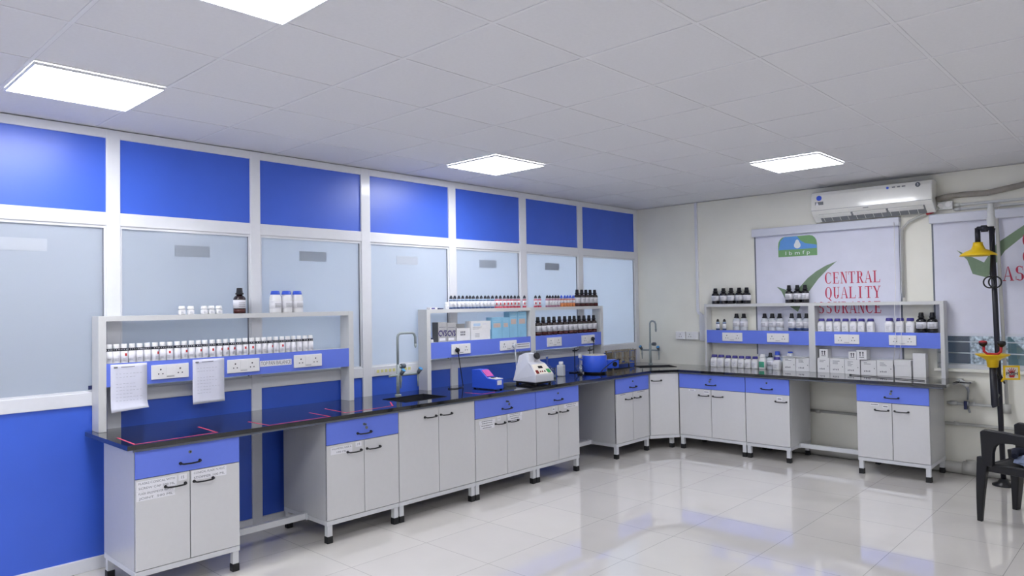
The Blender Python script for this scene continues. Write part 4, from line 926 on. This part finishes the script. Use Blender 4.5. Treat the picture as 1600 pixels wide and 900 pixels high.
def art1(b, x):
    # badge: arched top, green foot, blue field, white drop
    arch = [(-1.812, 2.08), (-2.226, 2.08), (-2.226, 2.20)]+[(-2.019-.207*math.cos(a), 2.20+.13*math.sin(a)**.8) for a in [PI*k/14 for k in range(1, 14)]][::1]+[(-1.812, 2.20)]
    arch = [(y, min(z, 2.296)) for y, z in arch]
    flat(b, arch, x, 'logogreen')
    inner = [(-1.818, 2.155), (-2.222, 2.155), (-2.222, 2.19), (-2.10, 2.215), (-2.05, 2.25), (-2.02, 2.293), (-1.88, 2.293), (-1.835, 2.25)]
    flat(b, inner, x-.0004, 'logoblue')
    drop = [(-2.02+.035*math.sin(a)*(1 if math.cos(a) < .2 else .8), 2.195-.032*math.cos(a)*-1*(1 if math.cos(a) < 0 else 2.0)) for a in [2*PI*k/18 for k in range(18)]]
    flat(b, drop, x-.0008, 'whiteprint')
    vs, fs = text_mesh('l b m f p'); w0 = max(v.x for v in vs)-min(v.x for v in vs)
    nv = [b.v((x-.0008, -2.02-v.x*.26/w0, 2.115+v.y*.055)) for v in vs]
    for f in fs: b.face([nv[i] for i in f], 'whiteprint')
    flat(b, [(-1.785, 1.761), (-1.985, 1.688), (-2.03, 1.745), (-2.12, 1.842), (-2.21, 1.91), (-2.31, 1.965), (-2.421, 2.006), (-2.33, 1.93), (-2.23, 1.83), (-2.13, 1.70), (-2.06, 1.59), (-2.008, 1.487), (-1.93, 1.54), (-1.875, 1.63), (-1.835, 1.71)], x, 'green')
    serif_text(b, 'CENTRAL', -2.292, -2.835, 1.775, .118, x, 'crimson')
    serif_text(b, 'QUALITY', -2.292, -2.835, 1.622, .118, x, 'crimson')
    serif_text(b, 'SSURANCE', -2.2176, -2.838, 1.470, .118, x, 'crimson'); serif_text(b, 'A', -2.166, -2.214, 1.470, .118, x, 'crimson')
def art2(b, x):
    flat(b, [(-3.489, 2.049), (-3.70, 1.925), (-3.80, 2.09), (-4.005, 2.236), (-4.22, 2.30), (-4.02, 2.16), (-3.86, 2.02), (-3.77, 1.88), (-3.725, 1.785), (-3.61, 1.825), (-3.57, 1.955)], x, 'green')
    serif_text(b, 'CENTRAL', -3.985, -4.60, 2.04, .135, x, 'crimson'); serif_text(b, 'QUALITY', -3.985, -4.60, 1.90, .12, x, 'crimson')
    serif_text(b, 'ASSURANCE', -3.835, -4.62, 1.752, .128, x, 'crimson')
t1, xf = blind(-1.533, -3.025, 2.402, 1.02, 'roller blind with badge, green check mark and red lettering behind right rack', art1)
def chain(y, x0=0, z0=2.35, z1=.98):
    b = MB(); b.tube([(XW-.075, y, z0), (XW-.085, y, 1.7), (-.12, y-.005, 1.5), (-.125, y-.01, 1.3), (-.13, y+.0, 1.12), (-.12, y+.02, z1)], .0026, 'white', 6); return b
tag(chain(-2.985).build('pull_cord'), 'white cord hanging before the rightmost sockets of right rack, left one', 'cord', 'two cords of the blind')
tag(chain(-3.035, z1=1.03).build('pull_cord'), 'white cord hanging before the rightmost sockets of right rack, right one', 'cord', 'two cords of the blind')
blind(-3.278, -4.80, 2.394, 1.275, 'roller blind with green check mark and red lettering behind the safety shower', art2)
# outdoors seen below the second blind
tag(one().box(1.3, 1.45, -8.5, -2.6, -1.0, 2.2, 'stone').build('stone_wall'), 'rough speckled stone wall outside the window', 'wall')
tag(one().box(.75, .80, -3.43, -2.65, -.9, 1.9, 'outdark').build('dark_sheet'), 'dark metal sheet standing outside at the left of the window', 'panel')
b = MB(); b.hexa([(.9, -4.6, -.9), (.93, -4.6, -.9), (.93, -3.73, -.9), (.9, -3.73, -.9), (.9, -4.6, .20), (.93, -4.6, .20), (.93, -3.73, 1.235), (.9, -3.73, 1.235)], 'outgreen'); tag(b.build('leaning_sheet'), 'grey-green sheet leaning outside at the right of the window', 'panel')
structure(one().box(.24, 3, -8.5, 1, -1.1, -1.0, 'stone').build('floor'))

# ------------------------------------------------------------------ air conditioner
def aircon():
    t = thing('air_conditioner', 'white split air conditioner mounted high above the first blind', 'air conditioner', (XW, -2.245, 2.41), RZ)
    w_ = 1.10; b = MB()
    prof = [(0, .02), (-.075, 0), (-.180, .075), (-.205, .105), (-.20, .26), (-.185, .295), (-.15, .305), (0, .305)]
    b.prism(prof, 0, w_, 'ac', 'yz'); b.build('housing', t, bevel=.008, seg=3)
    s = MB()
    def lo(u0, u1, a, b_, m, e):   # on the lower slanted face
        p0 = Vector((0, -.180, .075)); p1 = Vector((0, -.075, 0)); nrm = Vector((0, -.581, -.814))
        def P(x, k, h): q = p0.lerp(p1, k)+nrm*h; return (x, q.y, q.z)
        s.hexa([P(u0, a, 0), P(u1, a, 0), P(u1, b_, 0), P(u0, b_, 0), P(u0, a, e), P(u1, a, e), P(u1, b_, e), P(u0, b_, e)], m)
    lo(.07, w_-.07, .05, .95, 'acdark', .002); s.build('air_outlet', t)
    for i in range(3):
        s = MB(); a = .075+i*.322; lo(a, a+.30, .06, .38, 'ac', .014); s.build('louvre', t)
    s = MB()
    for k in range(12): lo(.10+k*.078, .104+k*.078, .42, .94, 'ac', .006)
    s.build('guide_vane', t)
    yf = -.207
    s = MB(); s.cyl((.085, yf-.002, .235), .026, .004, 'capblue', 'y', 20); s.box(.045, .125, yf-.001, yf+.003, .165, .198, 'acdark'); s.prism([(.05, .165), (.08, .165), (.065, .20)], yf-.0016, yf, 'labelwhite'); note(s.build('brand_sticker', t), 'blue round and dark rectangular stickers')
    s = MB(); s.cyl((w_-.375, yf+.004, .262), .012, .004, 'capblue', 'y', 16); s.build('badge', t); s = MB(); s.box(w_-.335, w_-.31, yf+.003, yf+.006, .257, .268, 'print'); s.box(w_-.29, w_-.265, yf+.003, yf+.006, .256, .268, 'acdark'); s.box(w_-.25, w_-.22, yf+.003, yf+.006, .257, .267, 'print'); s.build('printed_marks', t); s = MB(); s.cyl((w_-.115, yf+.003, .262), .022, .005, 'knobgrey', 'y', 20); s.text('5', w_-.115, yf+.0025, .262, .03, 'labelwhite'); s.build('badge', t)
    s = MB(); s.box(.50, .55, yf-.001, yf+.004, .092, .098, 'print'); s.build('logo_mark', t)
    s = MB(); s.hexa([(.004, -.207, .110), (w_-.004, -.207, .110), (w_-.004, -.2, .110), (.004, -.2, .110), (.004, -.207, .113), (w_-.004, -.207, .113), (w_-.004, -.2, .113), (.004, -.2, .113)], 'gasket_shadow'); s.build('panel_seam', t)
aircon()
b = MB(); b.tube([(-.01, -3.362, 2.46), (-.012, -3.32, 2.428), (-.006, -3.25, 2.408), (-.002, -3.11, 2.35), (0, -3.045, 2.28), (0, -3.04, 2.1), (0, -3.04, 1.62)], [.018, .018, .015, .013, .013, .011, .011], 'pvcold', 10)
b.tube([(-.012, -3.318, 2.427), (-.007, -3.26, 2.411)], .0195, 'red', 10); tag(b.build('drain_hose'), 'white drain hose with red tape curving down from the air conditioner', 'hose')
b = MB(); b.box(XW-.05, XW, -3.475, -3.352, 2.432, 2.505, 'pvc'); b.cyl((XW-.053, -3.375, 2.468), .025, .004, 'white', 'x', 18); b.cyl((XW-.053, -3.44, 2.478), .025, .004, 'white', 'x', 18); tag(b.build('junction_box', bevel=.003), 'white rectangular junction box just right of the air conditioner', 'junction box')
b = MB(); pp = [(-.012, -3.352, 2.533), (-.01, -3.42, 2.548), (-.005, -3.55, 2.555), (-.005, -3.75, 2.548), (-.008, -3.9, 2.57), (-.008, -4.1, 2.60), (-.008, -4.5, 2.66), (-.008, -4.8, 2.72)]
b.tube(pp, .026, 'insul', 12); tag(b.build('insulated_pipe'), 'brown-grey taped pipe running right from the air conditioner', 'pipe')
for dz, r, lb in ((2.468, .013, 'upper white conduit along the wall above the second blind'), (2.428, .012, 'lower white conduit along the wall above the second blind')):
    b = MB(); b.tube([(XW-r-.001, -3.478, dz), (XW-r-.001, -4.9, dz)], r, 'pvc', 10); b.tube([(XW-r-.001, -3.49, dz), (XW-r-.001, -3.53, dz)], r*1.35, 'pvc', 10); tag(b.build('conduit_pipe'), lb, 'pipe')

# ------------------------------------------------------------------ pipes on the lower right wall
def pipe(pts, r, label, m='pvc', extra=None, cat='pipe'):
    b = MB(); b.tube(pts, r, m, 12)
    for e in (extra or []): b.tube(e[0], e[1], m, 12)
    return tag(b.build('wall_pipe'), label, cat)
xp = XW-.03
pipe([(xp, -1.9, .455), (xp, -5.5, .440)], .014, 'long white water pipe along the wall at knee height', 'pvcold', [([(xp, y-.02, .45), (xp, y+.02,   .45)], .019) for y in (-2.2, -3.45, -4.0)])
pipe([(xp, -3.38, .638), (xp, -3.86, .632)], .013, 'short white pipe with blue valve beside the right worktop end', 'pvc', [([(xp, -3.40, .638), (xp, -3.46, .638)], .019), ([(xp, -3.56, .638), (xp, -3.60, .638)], .018)])
t = thing('pipe_valve', 'blue handled valve on the short white pipe', 'valve', (xp, -3.535, .638), RZ)
MB().cyl((-.02, 0, 0), .026, .04, 'chrome', 'x').build('valve_body', t); b = MB(); b.box(-.008, .008, -.055, -.02, -.012, .012, 'capnavy'); b.box(-.012, .012, -.06, -.05, -.045, .03, 'capnavy'); note(b.build('lever', t), 'blue lever'); MB().tube([(.01, -.02, -.02), (.03, -.03, -.075)], .009, 'chrome').build('outlet', t)
pipe([(XW-.06, -1.0, .055), (XW-.06, -5.5, .052)], .052, 'fat white drain pipe on the floor along the wall', 'pvcold', [([(XW-.06, -3.50, .055), (XW-.06, -3.60, .055)], .062), ([(XW-.06, -3.56, .06), (XW-.06, -3.56, .13)], .040)])
pipe([(xp-.01, -3.845, .60), (xp-.01, -3.81, 2.41), (xp-.01, -3.75, 2.425)], .014, 'white vertical pipe behind the safety shower', 'pvcold', [([(xp-.01, -3.845, .58), (xp-.01, -3.845, .66)], .030)])
b = MB(); b.tube([(-.10, -3.42, .845), (-.08, -3.50, .855), (-.05, -3.545, .83), (-.03, -3.56, .76), (-.02, -3.55, .68)], [.012, .016, .018, .010, .008], 'chrome', 10); b.tube([(-.08, -3.50, .855), (-.10, -3.57, .815)], .02, 'pvc', 10); tag(b.build('drain_fitting'), 'silver and white hose fitting below the right worktop end', 'fitting')
b = MB(); b.box(-.12, XW, -3.60, -3.512, .838, .85, 'granite'); b.bm.transform(Matrix.Identity(4)); tag(b.build('stone_ledge'), 'small dark stone ledge at right end of the right worktop', 'ledge')

# ------------------------------------------------------------------ safety shower with eyewash
def shower():
    x, y = -.28, -3.845
    t = thing('safety_shower', 'black safety shower pole with yellow shower head and eyewash bowl', 'safety shower', (x, y, 0), 0)
    MB().lathe([(.085, 0), (.085, .012), (.045, .03), (.03, .06)], (0, 0, 0), 'black', 20).build('base_flange', t)
    MB().tube([(0, 0, .03), (.0, .015, 1.2), (0, .03, 2.27)], .021, 'blackpole', 16).build('pole', t)
    b = MB(); b.lathe([(.030, 0), (.033, .01), (.033, .08), (.028, .085), (.028, .15), (.024, .155), (.024, .20)], (0, .030, 2.22), 'pvc', 16); b.tube([(0, .03, 2.405), (.02, .0, 2.402), (.10, -.01, 2.41), (.235, .03, 2.42)], .017, 'pvc', 10); note(b.build('supply_coupling', t), 'white pvc supply coupling')
    b = MB(); b.tube([(0, .03, 2.205), (0, .06, 2.206), (-.0, .13, 2.21), (-.0, .135, 2.20)], .019, 'blackpole', 12); b.lathe([(.028, 0), (.03, .05)], (0, .055, 2.206), 'blackpole', 14, 'y'); b.tube([(0, .132, 2.215), (0, .132, 2.09)], .021, 'blackpole', 12); b.build('shower_arm', t)
    note(MB().lathe([(.036, .118), (.038, .095), (.055, .058), (.10, .038), (.134, .014), (.142, 0), (.13, .0), (.03, .03)], (0, .132, 1.972), 'yellow', 28).build('shower_head', t), 'yellow bell-shaped shower head')
    b = MB(); b.tube([(-.03, .0, 2.20), (-.03, .034, 2.0), (-.03, .045, 1.785)], .0045, 'black', 8)
    for s, dy in ((-1, .048), (1, .012)):
        b.tube([(-.03+.006*s, dy+.046*math.cos(a), 1.738+.048*math.sin(a)) for a in [2*PI*k/24 for k in range(25)]], .0062, 'black', 8)
    b.build('pull_rings', t)
    ez = 1.120; ex, ey = -.14, .028
    note(MB().lathe([(.030, -.105), (.040, -.10), (.046, -.045), (.075, -.025), (.12, -.002), (.128, .008), (.122, .009), (.07, -.012), (.03, -.03)], (ex, ey, ez), 'yellow', 28).build('eyewash_bowl', t), 'yellow eyewash bowl')
    b = MB(); b.tube([(ex, ey+.062, ez+.075), (ex, ey+.06, ez+.03), (ex, ey+.035, ez+.008), (ex, ey-.035, ez+.008), (ex, ey-.06, ez+.03), (ex, ey-.062, ez+.075)], .011, 'red', 10); b.build('nozzle_pipe', t)
    for s in (-1, 1):
        b = MB(); b.lathe([(.012, 0), (.031, .018), (.033, .034), (.028, .046), (.01, .05)], (ex, ey+s*.066, ez+.07), 'black', 16); b.lathe([(.0335, .03), (.029, .047), (.01, .051)], (ex, ey+s*.066, ez+.07), 'red' if s == 1 else 'black', 16); b.build('eye_nozzle', t)
    b = MB(); b.tube([(ex, ey, ez-.10), (ex, ey-.005, ez-.42), (ex, ey-.012, ez-.435)], .027, 'blackpole', 14); b.tube([(ex, ey, ez-.40), (0, .012, ez-.34)], .012, 'chrome', 10); b.build('drain_tube', t)
    p = MB(); p.T = Matrix.Translation((-.14, -.101, .978)) @ Matrix.Rotation(RZ+.55, 4, 'Z')
    p.box(-.062, .062, -.004, .004, -.06, .06, 'yellow'); p.box(-.047, .047, -.0048, -.004, -.045, .045, 'cream')
    for k in range(5): a = math.radians(50+k*20); p.prism([(.012*math.cos(a+.35), -.02+.02*math.sin(a+.35)), (.012*math.cos(a-.35), -.02+.02*math.sin(a-.35)), (.045*math.cos(a-.05), -.02+.062*math.sin(a-.05)), (.045*math.cos(a+.05), -.02+.062*math.sin(a+.05))], -.0056, -.0048, 'red')
    p.prism([(-.024, -.02), (.024, -.02), (.016, -.04), (-.016, -.04)], -.0056, -.0048, 'red'); p.text('PUSH', 0, -.0064, -.008, .034, 'ink', wide=.085)
    note(p.build('push_plate', t, bevel=.0008), 'yellow push plate with red hand print')
    b = MB(); b.tube([(-.14, -.03, .90), (-.145, -.05, .93), (-.14, -.062, 1.02)], .009, 'yellow', 8); b.tube([(-.13, .02, 1.02), (-.13, -.02, .90)], .006, 'black', 8); b.tube([(0, .0, .95), (0, -.03, .87)], .007, 'black', 8); b.build('lever_arm', t)
shower()

# ------------------------------------------------------------------ black plastic armchair, bottom right
def chair():
    # local: x across (front legs at x=+-.25), y forward
    t = thing('plastic_armchair', 'black moulded plastic armchair cut off by the right edge', 'chair', (-1.35, -4.20, 0), math.radians(-16))
    for sx in (-1, 1):
        for fy in (.235, -.25):
            b = MB(); top = (.235*sx, fy*.93, .46); bot = (.262*sx, fy*1.03, 0)
            pts = [(bot[0]+(top[0]-bot[0])*k/6+.012*sx*math.sin(PI*k/6), bot[1]+(top[1]-bot[1])*k/6, .46*k/6) for k in range(7)]
            rings = []
            for i, p in enumerate(pts):
                hw = (.014+.010*i/6)*(2.3 if sx == 1 and fy > 0 else 1); hd = .017+.022*i/6; rings.append([b.v((p[0]+a*hw, p[1]+c*hd, p[2])) for a, c in ((-1, -1), (1, -1), (1, 1), (-1, 1))])
            for a, c in zip(rings, rings[1:]):
                for i in range(4): b.face([a[i], a[(i+1) % 4], c[(i+1) % 4], c[i]], 'blackchair')
            b.face(rings[0], 'blackchair'); b.face(rings[-1], 'blackchair'); b.build('leg', t, bevel=.006)
    b = MB(); n, m = 10, 8; g = []
    for j in range(m+1):
        rowv = []
        for i in range(n+1):
            u = -1+2*i/n; v = -1+2*j/m; rowv.append(b.v((.245*u, .24*v, .415-.022*(1-u*u)*(1-v*v)+.012*abs(u)**4-.02*max(0, v)**3)))
        g.append(rowv)
    for j in range(m):
        for i in range(n): b.face([g[j][i], g[j][i+1], g[j+1][i+1], g[j+1][i]], 'blackchair', True)
    o = b.build('seat', t); s = o.modifiers.new('s', 'SOLIDIFY'); s.thickness = .022; s.offset = -1
    b = MB()
    for sx in (-1, 1): b.box(.235*sx-.012, .235*sx+.012, -.235, .235, .36, .415, 'blackchair')
    b.box(-.235, .235, .215, .24, .355, .40, 'blackchair'); b.build('seat_apron', t, bevel=.008)
    for sx in (-1, 1):
        b = MB(); P = [(.22, .40), (.150, .40), (.145, .50), (.135, .54), (.115, .565), (.085, .578), (.02, .583), (-.16, .565), (-.235, .545), (-.27, .58), (-.25, .625), (-.1, .645), (.08, .66), (.20, .662), (.228, .645)]
        b.prism(P, .245*sx-.022, .245*sx+.022, 'blackchair', 'yz'); b.build('arm', t, bevel=.010, seg=3)
    b = MB(); nn, mm = 10, 10; fr = []; 
    for j in range(mm+1):
        rowv = []
        for i in range(nn+1):
            u = -1+2*i/nn; v = j/mm; rowv.append(b.v(((.235-.02*v)*u, -.225-.10*v-.03*(1-u*u), .40+.45*v-.03*u*u*v)))
        fr.append(rowv)
    for j in range(mm):
        for i in range(nn):
            if 2 <= j <= 8 and i in (2, 4, 5, 7) and False: continue
            b.face([fr[j][i], fr[j][i+1], fr[j+1][i+1], fr[j+1][i]], 'blackchair', True)
    o = b.build('backrest', t); s = o.modifiers.new('s', 'SOLIDIFY'); s.thickness = .014
chair()
def bag():
    t = thing('plastic_bag', 'crumpled pale blue plastic bag lying on the black armchair seat', 'bag', (-1.36, -4.22, .422), math.radians(-16))
    b = MB(); n = 12
    rings = []
    for j in range(6):
        a = j/5*PI/2; rr = math.cos(a)**.7; rings.append([b.v(((.15*rr+.012*math.sin(i*2.3+j))*math.cos(2*PI*i/n), (.13*rr+.012*math.cos(i*1.7))*math.sin(2*PI*i/n), .055*math.sin(a)+.004*math.sin(i*3+j*2))) for i in range(n)])
    for a, c in zip(rings, rings[1:]):
        for i in range(n): b.face([a[i], a[(i+1) % n], c[(i+1) % n], c[i]], 'bagblue')
    b.face(rings[-1], 'bagblue'); b.face(rings[0], 'bagblue'); b.build('bag_body', t)
    b = MB(); b.tube([(-.10, .10, .05), (-.02, .13, .07), (.08, .10, .065), (.13, .03, .05)], [.02, .028, .026, .015], 'bagdark', 8); note(b.build('dark_cloth', t), 'dark navy fold')
bag()
